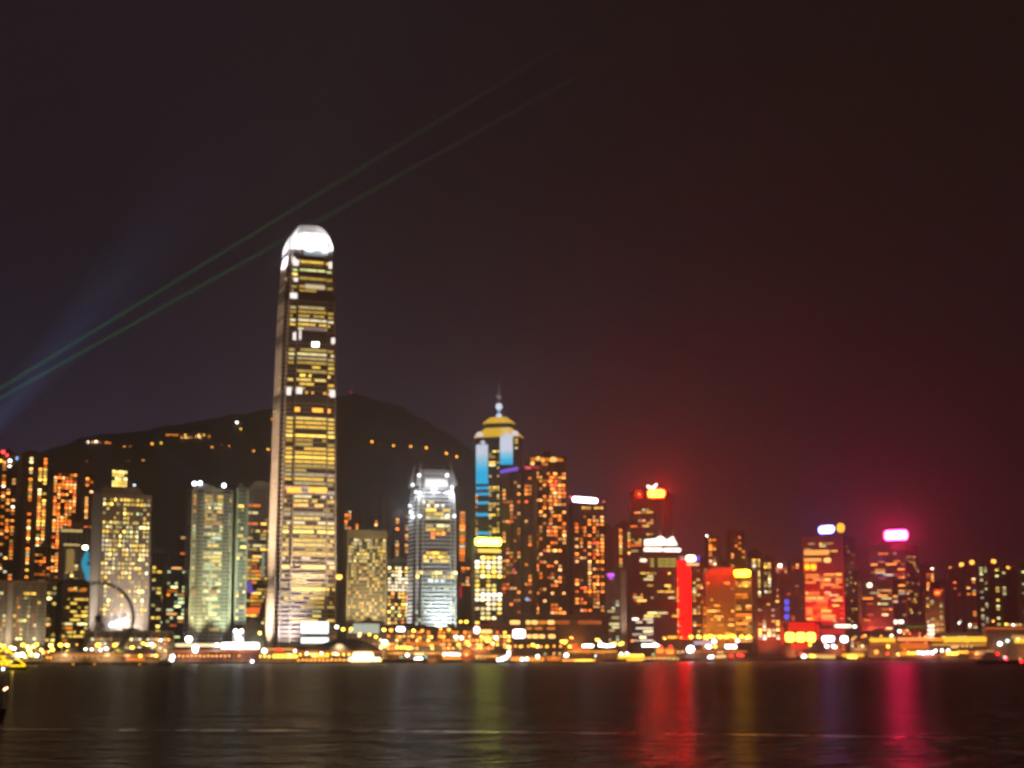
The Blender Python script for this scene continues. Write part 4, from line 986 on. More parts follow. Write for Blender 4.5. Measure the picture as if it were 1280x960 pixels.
spec('tower under a glowing pink lozenge sign with a dark right face', 1086, 1152, 680, 2370, cat='office tower', style='bands', wall=REDC, fn=f_pink_sign, s=.30, r=17, side='R',
     win=[W(690, 772, 'O', .20, cw=5, office=True, run=(1, 3), lev=(3, 4, 2, 0), mix=('W', .3)), W(692, 770, 'Y', .07, face='S', cw=5, lev=(3, 4, 1, 0)), W(740, 760, 'C', .25, cw=5, u=(.1, .6), lev=(2, 4, 1, 0))])
res('hillside housing tower with clustered amber windows right of the pink-sign tower', 1148, 1170, 706, 2750, 'O', .55, cw=5.5, lev=(1, 3, 4, 1), colp=.8)
spec('orange-lit block with a small round red sign near the right edge', 1155, 1180, 740, 2480, cat='building', name='office_block', style='piers', wall=STONE2, fn=f_red_lamp, s=.1, win=[W(746, 795, 'Y', .4, cw=5, lev=(3, 4, 1, 0), mix=('W', .3))])
res('reddish housing tower with an amber rooftop lamp, leftmost of the right-edge row', 1182, 1203, 711, 2720, 'O', .12, cw=6, wall=REDC, fn=f_lamp_tops(((1188, 710, 2.2), (1202, 706, 3.8))), lev=(3, 3, 1, 0))
res('reddish housing tower with one big amber lamp, second of the right-edge row', 1204, 1222, 708, 2700, 'O', .22, cw=6, wall=REDC, fn=f_lamp_tops(((1215, 703, 3.8),)), lev=(3, 3, 1, 0))
res('housing tower with columns of yellow-green windows, third of the right-edge row', 1222, 1237, 707, 2740, 'G', .45, cw=6, lev=(3, 4, 2, 0))
res('housing tower topped by a lone large amber lamp, fourth of the right-edge row', 1235, 1251, 707, 2700, 'Y', .55, cw=6, fn=f_lamp_tops(((1242, 702, 3.9),)), lev=(2, 4, 2, 0), mix=('G', .4))
res('housing tower with an orange rooftop lamp, fifth of the right-edge row', 1250, 1266, 712, 2690, 'Y', .35, cw=6, fn=f_lamp_tops(((1260, 710, 3.0),)), lev=(3, 3, 2, 0), mix=('G', .4))
res('grey-green housing tower at the far right edge', 1266, 1296, 708, 2660, 'G', .25, cw=6, wall=GREEN_G, lev=(3, 3, 1, 0))
res('far housing tower in the gap right of the slim bright-columned tower', 30, 62, 632, 2650, 'O', .55, cw=5.5, colp=.9)
res('far housing tower in the gap behind the teal-lit facade edge', 100, 122, 640, 2650, 'R', .5, cw=5.5, colp=.9)
res('far housing block filling the gap left of the green-white tower', 196, 232, 716, 2500, 'O', .4, cw=5.5, colp=.8)
res('far housing block low behind the rounded-top tower', 862, 886, 708, 2680, 'O', .5, cw=6, colp=.9)
res('far housing block low behind the golden sign', 943, 966, 712, 2830, 'O', .5, cw=6, colp=.9)
res('far housing block low left of the pink-sign tower', 1070, 1092, 714, 2760, 'O', .35, cw=6, colp=.9)
res('far housing block filling the gap right of the round red sign', 1172, 1192, 728, 2800, 'O', .4, cw=6, colp=.9)
# low city blocks between the towers and the piers
LOWB = 'low blocks behind the ferry piers'
def low(label, x0, x1, top, D, pal='O', p=.5, wall=STONE2, **k):
    return spec(label, x0, x1, top, D, name='low_block', cat='low block', style=k.pop('style', 'piers'), wall=wall, glass=DARK, group=LOWB, s=.05, roof='flat', mr=2.5,
                win=[W(top + 2, 812, pal, min(.9, p * 1.35), cw=k.pop('cw', 4), fh=4, wh=.55, lev=k.pop('lev', (2, 3, 3, 2)), mix=k.pop('mix', ('O', .3)))], **k)
low('low beige mall block behind the observation wheel', 104, 218, 791, 1640, 'W', .35, STONE, pier=7, lev=(3, 3, 1, 0), fn=lambda b, k, rnd: [uplight(b, b.w * u, 18, 9, 1.6e4, (1, .72, .42), 90, 2) for u in (-.35, 0, .35)])
low('low block with a pale lit exhibition front right of the tallest tower', 431, 480, 779, 1730, 'W', .1, CONC, fn=lambda b, k, rnd: (sign(b, 441, 474, 779.5, 792, emi('pale_hall_light', (.82, .92, .74), .62), .12, 'lit_front', .8),))
low('low dark block with blue-white sign below the horned tower', 478, 545, 784, 1760, 'O', .5, DARK, lev=(1, 3, 3, 2), fn=lambda b, k, rnd: (sign(b, 495, 506, 783.5, 789.5, emi('icy_sign_light', (.78, .84, 1), 6, True), .45, 'sign', 1.2),))
low('low amber block right below the horned tower', 543, 596, 786, 1780, 'O', .55, BRICK, lev=(1, 3, 3, 2))
low('low red-lit arcade block left of the broad podium', 590, 640, 782, 1790, 'D', .45, REDC, lev=(1, 3, 3, 2), fn=lambda b, k, rnd: (sign(b, 600, 615, 787, 792, SIGNY2, .4, 'sign', 1.0), sign(b, 592, 599.5, 783, 792, emi('pink_white_globe', (1, .62, .66), 7), .5, 'sign', 1.0), sign(b, 571 + 30, 615, 797, 800, SIGNY2, .4, 'lit_panel', .8)))
low('long grey block with a white-lit canopy roof right of the golden sign', 933, 990, 788, 2260, 'Y', .3, CONC, fn=lambda b, k, rnd: (sign(b, 938, 985, 787, 795, emi('canopy_white_light', (1, .80, .72), 5, True), .4, 'canopy_light', 3), sign(b, 942, 985, 797, 801, emi('canopy_tan_light', (1, .58, .34), .9), .3, 'lit_panel', 2), floodhead(b, 940, 785, 3.6, LAMPC, 4)))
low('red billboard block with three glowing yellow panels by the water', 974, 1058, 779, 2230, 'R', .12, REDC, fn=lambda b, k, rnd: ([sign(b, x0, x1, 790.5, 802.5, emi('yellow_board_light', (1, .50, .05), 8, True), .3, 'sign', 2.4) for x0, x1 in ((981, 993.5), (994.5, 1006.5), (1007.5, 1019.5))],
    [sign(b, x0, x1, y0, y1, emi('red_board_glow', (1, .003, .002), 1.2, True), .2, 'sign_board', .8) for x0, x1, y0, y1 in ((985, 1019, 778, 789), (977, 980, 783, 806), (988, 1012, 804, 811), (1019.8, 1024, 780, 800))], [sign(b, x0, x1, y0, y1, emi('red_board_dim', (1, .006, .01), .7), .2, 'sign_board', .8) for x0, x1, y0, y1 in ((1026, 1042, 776, 782), (1026, 1056, 786, 793), (1045, 1056, 774, 779))],
    sign(b, 1043, 1064, 780.5, 784.5, emi('cream_board_light', (1, .7, .5), 3.5), .4, 'sign', 1.8), sign(b, 1027, 1043, 795, 802, emi('white_board_light', (.95, .86, 1), 9), .45, 'sign', 2), sign(b, 1050, 1060, 795, 803, emi('bluish_board_light', (.85, .84, 1), 8), .45, 'sign', 2)))
low('long grey waterfront block below the pink-sign tower', 1058, 1130, 790, 2300, 'O', .35, CONC, mix=('W', .3))
low('red waterfront hall with a lattice of lights below the round red sign', 1121, 1164, 781, 2290, 'R', .3, REDC, fn=lambda b, k, rnd: (uplight(b, 0, 20, 10, 2.2e5, (1, .05, .02), 90, 3), [sign(b, 1159, 1168, y, y + 3, emi('cream_board_light', (1, .7, .5), 3.5), .4, 'lit_panel', 1.4) for y in (781, 786, 791, 796)], sign(b, 1132, 1156, 783.2, 784.4, emi('green_line_light', (.05, .6, .03), .6), .4, 'light_strip', 1)))
low('long low block with dim windows at the right end of the waterfront', 1163, 1300, 792, 2330, 'Y', .3, CONC)
BUILT = [raise_building(k, i) for i, k in enumerate(SPECS)]
# ------------------------------------------------------------------ piers and pavilions on the edge of the harbour
def water_at(px, py):
    d = ray(px, py); t = -CAMZ / d.z
    return d.x * t, d.y * t
def facing(px): return -math.atan2((px - 640.0), FPX)
EAVE_FILL = [emi('eave_glow_amber', (1, .30, .03), .85), emi('eave_glow_orange', (1, .20, .02), .65), emi('eave_glow_gold', (1, .42, .05), 1.0)]
PIER = 'ferry piers along the harbour edge'
def pier(label, x0, x1, yroof, kind='flat', deck=True, back=26, name='ferry_pier', cat='ferry pier', wall=None, lamps=(), strips=(), cols=0, D=None, group=PIER, fn=None, peak=None, light=None):
    pc = (x0 + x1) / 2; D = D or lerp(SHORE, pc) - (18 if deck else -12)
    m = mpp(D); w = (x1 - x0) * m; base = 2.4 if deck else QUAY
    g = at(pc, HOR, D); root = thing(name, label, cat, (g.x, D, 0), facing(pc), group)
    zr = at(pc, yroof, D).z
    U = lambda px: (px - pc) * m; Z = lambda py: at(pc, py, D).z
    if deck:
        p = MB(); n = max(3, int(w / 7))
        p.box(-w / 2, w / 2, 0, back, 1.7, base)
        for i in range(n + 1):
            for y in (1.0, back * .5): p.tube((-w / 2 + .6 + (w - 1.2) * i / n, y, -2.5), (-w / 2 + .6 + (w - 1.2) * i / n, y, 1.7), .45, .45, 6)
        p.build('deck', CONC, root)
    b = MB(); b.box(-w / 2 + .4, w / 2 - .4, 3.5, back - 1, base, zr - .6); b.build('wall', wall or TIMBER, root)
    c = MB(); n = cols or max(3, int(w / 7)); c.box(-.28, .28, .6, 1.2, base, zr - .6); cm = c.mesh('column', WHITE if cols else STONE2)
    for i in range(n + 1): link('column', cm, root, (-w / 2 + .5 + (w - 1) * i / n, 0, 0))
    r = MB()
    if kind == 'flat': r.box(-w / 2 - 1, w / 2 + 1, -.8, back, zr - .6, zr)
    elif kind == 'gable': r.extrude_x([(-.8, zr - .6), (back, zr - .6), (back / 2, zr + 3.4)], -w / 2 - 1, w / 2 + 1)
    else:
        k = 14; zp = Z(peak or yroof - 6); pts = [(-w / 2 - 1, zr - .6)]
        pts += [(-w / 2 + w * i / k, zr + (zp - zr) * math.sin(math.pi * (i / k) ** 1.35)) for i in range(k + 1)] + [(w / 2 + 1, zr - .6)]
        r.extrude_y(pts, -.8, back)
    r.build('roof', ROOFM, root)
    for q in lamps:                               # (first px, last px, row, how many, glow, radius)
        a, e, py, n, gm, rad = q
        for i in range(n):
            px = a + (e - a) * (i / max(1, n - 1)); mb = MB(); mb.ball((0, 0, 0), rad, .9, 8, 5); mb.tube((0, 0, rad * .8), (0, 0, rad + .5), .12, .12, 5, 1)
            o = mb.build('lamp', [gm, STEEL], root); o.location = (U(px), -1.0 - rad * .2, Z(py + random.uniform(-.4, .4)))
    strips = tuple(strips) + ((x0 + 1.5, x1 - 1.5, yroof + 1.2, yroof + 3.6, EAVE_FILL[int(pc) % 3]),)  # glowing strip added under every roof to fill out the shoreline glow
    for a, e, p0, p1, gm in strips:
        o = lozenge((e - a) * m, (p1 - p0) * m, .5, (p1 - p0) * m * .3).build('light_strip', gm, root); o.location = (U((a + e) / 2), -1.2, Z((p0 + p1) / 2))
    warm = (1, .36, .10) if pc > 480 else (1, .58, .26)
    for u in (-.3, .3): spot(root, (u * w, -12, 7.5), (u * w, 3, 5.0), 1.3e4, warm, 120, .6, .8)  # unseen fill lamps added off each pier to warm its front
    if light: spot(root, (0, -4, zr + 4), (0, 8, 0), light[0], light[1], 150, 1.0, .5)
    if fn: fn(root, U, Z, zr, w)
    return root
G_A = emi('amber_strip', (1, .34, .02), 1.5); G_Y = emi('yellow_strip', (1, .52, .03), 1.8); G_W = emi('white_strip', (1, .84, .62), 5); G_WW = emi('white_blaze', (1, .88, .86), 8)
G_O = emi('dim_orange_strip', (1, .22, .015), .9); L_O = emi('orange_bulb', (1, .36, .04), 3.2); L_Y = emi('yellow_bulb', (1, .60, .07), 5); L_W = emi('white_bulb', (1, .90, .78), 8); L_C = emi('cool_bulb', (.85, .9, 1), 10); L_R = emi('red_bulb', (1, .02, .02), 4); L_S = emi('soft_bulb', (1, .52, .18), 1.5); L_G = emi('green_bulb', (.35, .7, .25), 1.2); L_T = emi('teal_bulb', (.1, .7, .55), 1.6)
pier('long low pier with a row of pale lit columns left of the observation wheel base', 66, 150, 816.5, cols=26, wall=STONE2, strips=((72, 140, 815.4, 816.8, emi('cream_strip_dim', (.9, .75, .45), .25)),), lamps=((93, 118, 831.0, 2, L_O, .9), (135, 135, 831, 1, L_S, .7), (62, 66, 822, 2, L_O, 1.0), (72, 140, 821.5, 12, L_S, .55)))  # pale roofline strip glows faintly, lowest orange dots sit at the waterline
pier('squat dark-roofed pier glowing orange at the foot of the observation wheel', 150, 200, 817, 'curve', peak=809, strips=((158, 181, 822, 826, G_O),), lamps=((175.5, 194.5, 819.5, 2, L_Y, 1.5), (175, 194, 830.5, 2, L_O, .8)))
def f_bright_pier(root, U, Z, zr, w):
    t = MB(); t.box(U(290), U(303), 3, 8, zr, Z(787)); t.box(U(292), U(301), 2.6, 2.9, zr + .3, Z(788)); t.build('stair_tower', [STONE], root)
    for px, py, r in ((293, 789, 1.7), (300, 789, 1.7), (295, 795, 1.8), (299, 800, 2.3), (245, 810, 2.6), (245, 813, 2.0), (218, 821, 2.0), (217, 825, 2.0)):
        mb = MB(); mb.ball((0, 0, 0), r, 1, 8, 5); mb.tube((0, 0, -r - 1.5), (0, 0, -r * .8), .15, .15, 5, 1); o = mb.build('floodlight', [L_C if px > 219 else L_W, STEEL], root); o.location = (U(px), -1.8, Z(py))
pier('white-lit canopy pier with a purple-brown colonnade below the green-white tower', 219, 323, 811.5, wall=mat('plum_wall', (.16, .07, .10)), strips=((221, 276, 804.5, 808.5, emi('cream_canopy_strip', (1, .78, .42), 1.6)), (276, 322, 803.5, 811, G_WW)), lamps=((226, 281, 820, 12, L_O, .95), (286, 298, 820, 2, L_O, .9), (314, 314, 827, 1, L_C, 1.2)), fn=f_bright_pier, light=(3e4, (1, .85, .7)))
pier('plain flat-roofed pier with yellow bulbs below the tallest tower', 324, 371, 809, strips=((341, 371, 817, 823, G_Y),), lamps=((331, 331, 813.5, 1, L_W, 2.3), (345, 352, 812, 3, L_R, 1.2), (326, 370, 820.5, 9, L_Y, 1.1), (368, 368, 814, 1, L_W, 1.2)))
pier('large pier with humped dark roof and two rows of golden bulbs', 372, 476, 812.5, 'curve', peak=798, back=34, strips=((391, 412, 817, 822, G_Y), (440, 466, 815, 827, emi('white_gold_blaze', (1, .74, .42), 3.2)), (436, 474, 822, 826, G_W)), lamps=((377, 436, 818, 10, L_Y, 1.15), (375, 440, 825, 14, L_O, 1.1), (440, 474, 826, 7, L_Y, 1.1), (385, 420, 817, 3, L_W, 1.2)), light=(3e4, (1, .7, .35)))
pier('low amber pavilion with mixed bulbs below the horned tower', 484, 553, 814, deck=False, name='waterside_pavilion', cat='pavilion', strips=((505, 550, 802, 806, G_O), (518, 530, 815.5, 819, emi('cream_strip', (1, .75, .35), 2.2))), lamps=((478, 483, 808, 3, L_Y, 1.4), (482, 482, 803, 1, L_W, 2.7), (497, 512, 809.5, 4, L_Y, 1.7), (509.5, 509.5, 818.5, 1, L_W, 1.7), (520, 526, 823.5, 3, L_W, 1.6), (532, 532, 821, 1, L_T, 1.3), (501, 503, 821, 2, L_G, 1.1), (542, 534, 826, 2, L_Y, 1.3), (470, 478, 825, 3, L_O, 1.2)))
pier('orange-lit waterside hall right of the amber pavilion', 545, 592, 814.5, deck=False, name='waterside_pavilion', cat='pavilion', wall=REDC, strips=((546, 577, 822, 828, G_A), (553, 559, 815.5, 819.5, G_W), (560, 576, 815.5, 819.5, G_W), (578, 588, 812, 820, G_O)), lamps=((540, 540, 805.5, 1, L_Y, 2.1), (552, 572, 806, 3, L_O, 1.2), (573, 586, 806, 2, L_Y, 1.7), (530, 524, 803, 2, L_O, 1.3)))
pier('low dark shed with red and yellow bulbs right of the orange-lit hall', 592, 624, 818, deck=False, name='waterside_shed', cat='shed', lamps=((592, 613, 808, 2, L_R, 1.9), (600, 601, 808, 1, L_Y, 1.6), (608, 611, 801, 3, L_Y, 1.6), (592, 606, 824, 4, L_S, 1.0), (597, 597, 823, 1, L_G, 1.0)))
pier('flat pier with an amber strip below the broad podium', 634, 706, 819, strips=((634, 651, 822, 826.5, G_A), (661, 680, 822.5, 826.5, G_A), (683, 700, 822.5, 826, G_O)), lamps=((653, 659, 824, 2, L_W, 1.6), (672, 672, 821, 1, L_W, 1.8), (681, 681, 817.5, 1, L_G, 1.2), (692, 706, 817, 3, L_S, 1.3), (707, 707, 819.5, 1, L_W, 2.2), (645, 700, 808, 8, L_O, 1.25)))
pier('pier with an orange awning and yellow bulbs left of the twin-prism slab', 709, 772, 812, deck=False, name='waterside_pavilion', cat='pavilion', strips=((716, 728, 809, 813, emi('red_orange_awning', (1, .12, .01), 1.2)), (729, 739, 811, 817, G_O), (742, 756, 815, 817, G_O)), lamps=((703, 708, 802, 3, L_Y, 1.7), (713, 713, 808, 1, L_Y, 1.6), (717, 719, 807, 2, L_R, 1.3), (730, 740, 807.5, 4, L_W, 1.8), (746, 748, 800, 2, L_Y, 1.7), (750, 766, 807, 5, L_W, 1.9), (768, 777, 804.5, 2, L_Y, 1.9)))
pier('long pier strung with golden bulbs below the twin-prism slab', 748, 846, 820, strips=((760, 804, 821, 826, G_Y),), lamps=((748, 758, 822, 4, L_W, 1.3), (760, 803, 819, 12, L_Y, 1.5), (770, 784, 817, 3, L_W, 1.5), (806, 846, 823.5, 8, L_S, 1.1), (835, 842, 823, 2, L_G, 1.2)))
pier('small red and orange kiosk left of the red neon column base', 819, 845, 809, deck=False, name='waterside_kiosk', cat='kiosk', wall=REDC, strips=((821, 830, 810, 816, G_A), (832, 842, 811, 817, G_A)), lamps=((826, 838, 808, 2, L_R, 1.9), (805, 822, 807, 5, L_W, 1.8), (817, 817, 818, 2, L_G, 1.6), (830, 851, 797, 3, L_O, 1.3)))
pier('dark ferry terminal with a dazzling blue-white floodlight below the red neon column', 850, 934, 812, deck=True, back=40, lamps=((863.5, 864.5, 811.5, 2, emi('dazzling_blue_white_flood', (.78, .84, 1), 20), 3.8), (885, 887, 808, 2, L_C, 2.1), (893, 893, 801.5, 1, L_C, 2.3), (894, 894, 808, 1, L_Y, 2.0), (849, 854, 815, 2, L_S, 1.7), (887, 890, 821, 2, L_W, 1.9), (896, 905, 820.5, 4, L_S, 2.1), (898, 902, 815, 2, L_S, 1.6), (913, 913, 820, 1, L_R, 2.0), (922, 927, 819, 3, L_R, 1.7), (865, 935, 796, 9, L_Y, 2.2), (921, 922, 800.5, 1, L_W, 2.0)),
     strips=((906, 920, 806, 810.5, emi('bluish_white_strip', (.9, .9, 1), 7)), (868, 892, 801, 806, emi('lilac_strip', (.75, .55, .65), .8)), (836, 848, 795, 798, G_Y)))
pier('yellow-strip pier with white bulbs below the red billboard block', 996, 1082, 816, strips=((1008, 1044, 818, 823, emi('straw_strip', (1, .62, .16), 1.2)), (1052, 1078, 817, 821, G_Y)), lamps=((1006, 1006, 820.5, 1, L_W, 2.8), (1015, 1018, 820, 2, L_Y, 2.2), (1060, 1068, 821, 3, L_Y, 2.2), (1034, 1042, 808, 2, L_C, 2.2), (1003, 1004, 818, 1, L_R, 2.0)))
pier('raised roadway pier with a broad yellow band and amber bulbs below the pink-sign tower', 1086, 1124, 803, deck=False, name='lit_roadway_deck', cat='roadway deck', D=2215, wall=CONC, strips=((1088, 1119, 797.5, 802.5, G_Y),), lamps=((1110, 1110, 808, 2, L_Y, 2.2), (1096, 1096, 815, 1, L_O, 2.8), (1109, 1109, 817, 1, L_R, 2.0)))
pier('orange-glowing pier house below the red waterfront hall', 1112, 1170, 812, wall=REDC, strips=((1114, 1146, 815, 819.5, G_A), (1122, 1160, 804, 811, G_O), (1123, 1164, 797, 801, emi('salmon_band', (1, .30, .07), 1.8))), lamps=((1148, 1164, 816, 4, L_C, 2.2), (1136, 1146, 816, 3, L_Y, 2.0), (1168, 1183, 813, 3, L_W, 1.9)))
pier('long raised deck with a bright yellow band at the right end of the waterfront', 1165, 1233, 803.5, deck=False, name='lit_roadway_deck', cat='roadway deck', D=2270, wall=CONC, strips=((1181, 1232, 796, 802.5, G_Y), (1166, 1180, 797, 801.5, G_A)), lamps=((1191, 1196, 809, 3, L_S, 1.9),))
pier('flat pier with yellow and tan bulbs under the long raised deck', 1176, 1232, 812.5, lamps=((1186, 1196, 817, 4, L_Y, 2.5), (1200, 1208, 815, 3, L_O, 2.3), (1198, 1214, 808, 4, L_S, 1.6)), strips=((1218, 1240, 813, 818, emi('tan_strip', (1, .55, .22), .7)),))
pier('dark gatehouse with lit side at the right edge of the waterfront', 1231, 1292, 783, deck=False, name='gatehouse', cat='gatehouse', wall=BRICK, lamps=((1251, 1251, 805, 1, L_W, 3.0), (1260, 1260, 801, 1, emi('mint_bulb', (.7, 1, .85), 4), 2.4), (1262, 1276, 781, 4, L_S, 1.9)), strips=((1265, 1282, 794, 799, emi('tan_strip', (1, .55, .22), .7)), (1268, 1282, 799, 804, G_Y), (1231, 1236, 784, 804, emi('red_lit_side', (.6, .07, .02), .35))))  # red side strip glows in place of red light on the wall

# ------------------------------------------------------------------ observation wheel
def build_wheel():
    D = 1478; c = at(122.5, 772.5, D); r = 44.5 * mpp(D)
    root = thing('observation_wheel', 'dark observation wheel against the floodlit beige punched-window tower', 'ferris wheel', (c.x, D, QUAY), facing(122.5) + R(12))
    h = c.z - QUAY; n = 42
    rim = MB()
    for y in (-1.2, 1.2):
        for i in range(n):
            a0, a1 = 2 * math.pi * i / n, 2 * math.pi * (i + 1) / n
            for rr in (r, r - 1.8): rim.tube((rr * math.cos(a0), y, h + rr * math.sin(a0)), (rr * math.cos(a1), y, h + rr * math.sin(a1)), .36, .36, 6)
            rim.tube((r * math.cos(a0), y, h + r * math.sin(a0)), ((r - 1.8) * math.cos(a1), y, h + (r - 1.8) * math.sin(a1)), .18, .18, 4)
    rim.build('rim', STEEL, root)
    sp = MB()
    for i in range(n):
        a = 2 * math.pi * i / n; sp.tube((0, -1.5 if i % 2 else 1.5, h), (r * math.cos(a), 0, h + r * math.sin(a)), .11, .11, 4)
    sp.build('spokes', STEEL, root)
    hb = MB(); hb.tube((0, -4, h), (0, 4, h), 2.2, 2.2, 12); hb.tube((0, -5.2, h), (0, -4, h), 1.2, 1.2, 10); hb.build('hub', STEEL, root)
    for y in (-1, 1):
        for x in (-1, 1):
            l = MB(); l.tube((x * 17, y * 9, 0), (0, y * 4.6, h), .75, .5, 8); l.build('support_leg', STEEL, root)
    g = MB(); n = 8
    g.ball((0, 0, -1.6), 1.05, 1.25, 8, 6); g.tube((0, 0, -.3), (0, 0, 0), .15, .15, 5); me = g.mesh('gondola', mat('gondola_glass', (.10, .11, .12), .25))
    for i in range(42):
        a = 2 * math.pi * (i + .5) / 42; link('gondola', me, root, (r * math.cos(a), 0, h + r * math.sin(a)))
    b = MB(); b.box(-19, 19, -10, 10, 0, 1.2); b.box(-9, 9, -5, 5, 1.2, 3.4); b.build('platform', CONC, root)
build_wheel()

# ------------------------------------------------------------------ trees on the quay
LEAF = mat('tree_leaf', (0.045, 0.07, 0.028), 0.8, 0, .5, .6); BARK = mat('tree_bark', (0.07, 0.05, 0.035), .9)
def tree_meshes(seed):
    rn = random.Random(seed); t = MB(); t.tube((0, 0, 0), (.2, 0, 4), .32, .24, 7); tips = []
    for i in range(7):
        a = i * 2.4; p = (.2, 0, 2.6 + i * .25); q = (.2 + math.cos(a) * 2.2, math.sin(a) * 2.2, 4.6 + rn.uniform(0, 2.4)); t.tube(p, q, .14, .05, 5); tips.append(q)
    t.tube((.2, 0, 4), (.1, .1, 7.2), .22, .06, 6); tips.append((.1, .1, 7.4))
    c = MB()
    for tx, ty, tz in tips:
        for _ in range(75):
            d = Vector((rn.gauss(0, 1), rn.gauss(0, 1), rn.gauss(0, .7))) * .78 + Vector((tx, ty, tz)); s = rn.uniform(.22, .5)
            u = Vector((rn.gauss(0, 1), rn.gauss(0, 1), rn.gauss(0, 1))).normalized(); v = u.orthogonal().normalized(); w = u.cross(v); b = len(c.v)
            c.v += [tuple(d + v * s), tuple(d + w * s * .6), tuple(d - v * s), tuple(d - w * s * .6)]; c.f.append([b, b + 1, b + 2, b + 3]); c.m.append(0)
    return t.mesh('trunk', BARK), c.mesh('crown', LEAF)
TM = [tree_meshes(s) for s in (1, 2, 3)]
def ordinal(i): return ('first', 'second', 'third', 'fourth', 'fifth', 'sixth', 'seventh', 'eighth', 'ninth', 'tenth', 'eleventh', 'twelfth', 'thirteenth', 'fourteenth', 'fifteenth')[i]
TREES = [('in front of the horned tower', [(514, 12, 1845), (526, 13, 1840), (538, 11, 1842), (549, 14, 1843), (561, 15, 1840), (568, 13, 1838)]),
         ('beside the low dark shed', [(620, 11, 1680), (627, 13, 1675), (633, 10, 1682)]),
         ('around the observation wheel', [(146, 9, 1500), (158, 10, 1505), (166, 8, 1500), (176, 9, 1510), (88, 9, 1495), (80, 8, 1490)]),
         ('below the right-edge housing towers', [(1180, 13, 2360), (1244, 15, 2350), (1256, 14, 2345)])]
for where, lst in TREES:
    for i, (px, hgt, D) in enumerate(lst):
        g = at(px, HOR, D); q = hidden(Vector((g.x, D, QUAY + hgt * .9)), D)
        base = QUAY
        rt = thing('quay_tree', '%s dark bushy tree from the left %s' % (ordinal(i), where), 'tree', (g.x, D, base), i * 1.7, 'trees along the quay')
        a, c = TM[i % 3]; s = hgt / 8.5
        for nm, me in (('trunk', a), ('crown', c)): link(nm, me, rt).scale = (s * 1.15, s * 1.15, s)

# ------------------------------------------------------------------ street lamps
_lamp = {}
def lamp_mesh(gm, rad):
    if (gm.name, rad) not in _lamp:
        b = MB(); b.ball((0, 0, 0), rad, .8, 8, 5); b.box(-rad * .5, rad * .5, -rad * .5, rad * .5, rad * .6, rad * .95, 1); _lamp[(gm.name, rad)] = b.mesh('lamp_head', [gm, STEEL])
    return _lamp[(gm.name, rad)]
pb = MB(); pb.tube((0, 0, 0), (0, 0, 1), .16, .09, 6); POLE = pb.mesh('pole', STEEL)
ab = MB(); ab.tube((0, 0, 0), (1.6, 0, .25), .08, .06, 5); ARM = ab.mesh('arm', STEEL)
COLS = {'yellow': emi('street_lamp_yellow', (1, .60, .05), 7), 'amber': emi('street_lamp_amber', (1, .38, .035), 5), 'white': emi('street_lamp_white', (1, .88, .68), 9), 'orange': emi('street_lamp_orange', (1, .26, .03), 3.5)}
def street_lamp(px, py, D, colr, label, group, rad=1.1, ground=None, light=0):
    z0 = QUAY if ground is None else ground
    p = at(px, py, D); h = max(3.0, p.z - z0)
    rad *= 1.15
    root = thing('street_lamp', label, 'street lamp', (p.x, D, z0), 0, group)
    link('pole', POLE, root).scale = (1, 1, h + .3); link('arm', ARM, root, (-1.6, 0, h)); link('lamp_head', lamp_mesh(COLS[colr], rad), root, (-1.6, 0, h - .1))
    if light: spot(root, (-1.6, -rad - .3, h - .3), (-1.6, 4, 0), light * 3.0, {'yellow': (1, .62, .2), 'amber': (1, .45, .12), 'white': (1, .85, .65), 'orange': (1, .35, .08)}[colr], 165, 1.0, .4)
SECT = [(0, 62, 'below the low beige building', 1480), (62, 150, 'between the pale columns pier and the observation wheel', 1500), (150, 218, 'by the low beige mall block', 1560), (218, 330, 'behind the white-lit canopy pier', 1640),
        (330, 428, 'at the foot of the tallest tower', 1650), (428, 508, 'behind the humped roof pier', 1680), (508, 590, 'in front of the low amber block', 1720), (590, 640, 'in front of the red-lit arcade', 1730),
        (640, 762, 'in front of the broad podium', 1760), (762, 850, 'at the foot of the twin-prism slab', 1960), (850, 945, 'below the orange and red floodlit tower', 2060), (945, 1075, 'around the red billboard block', 2200), (1075, 1165, 'below the pink-sign tower', 2240), (1165, 1280, 'below the right-edge housing towers', 2300)]
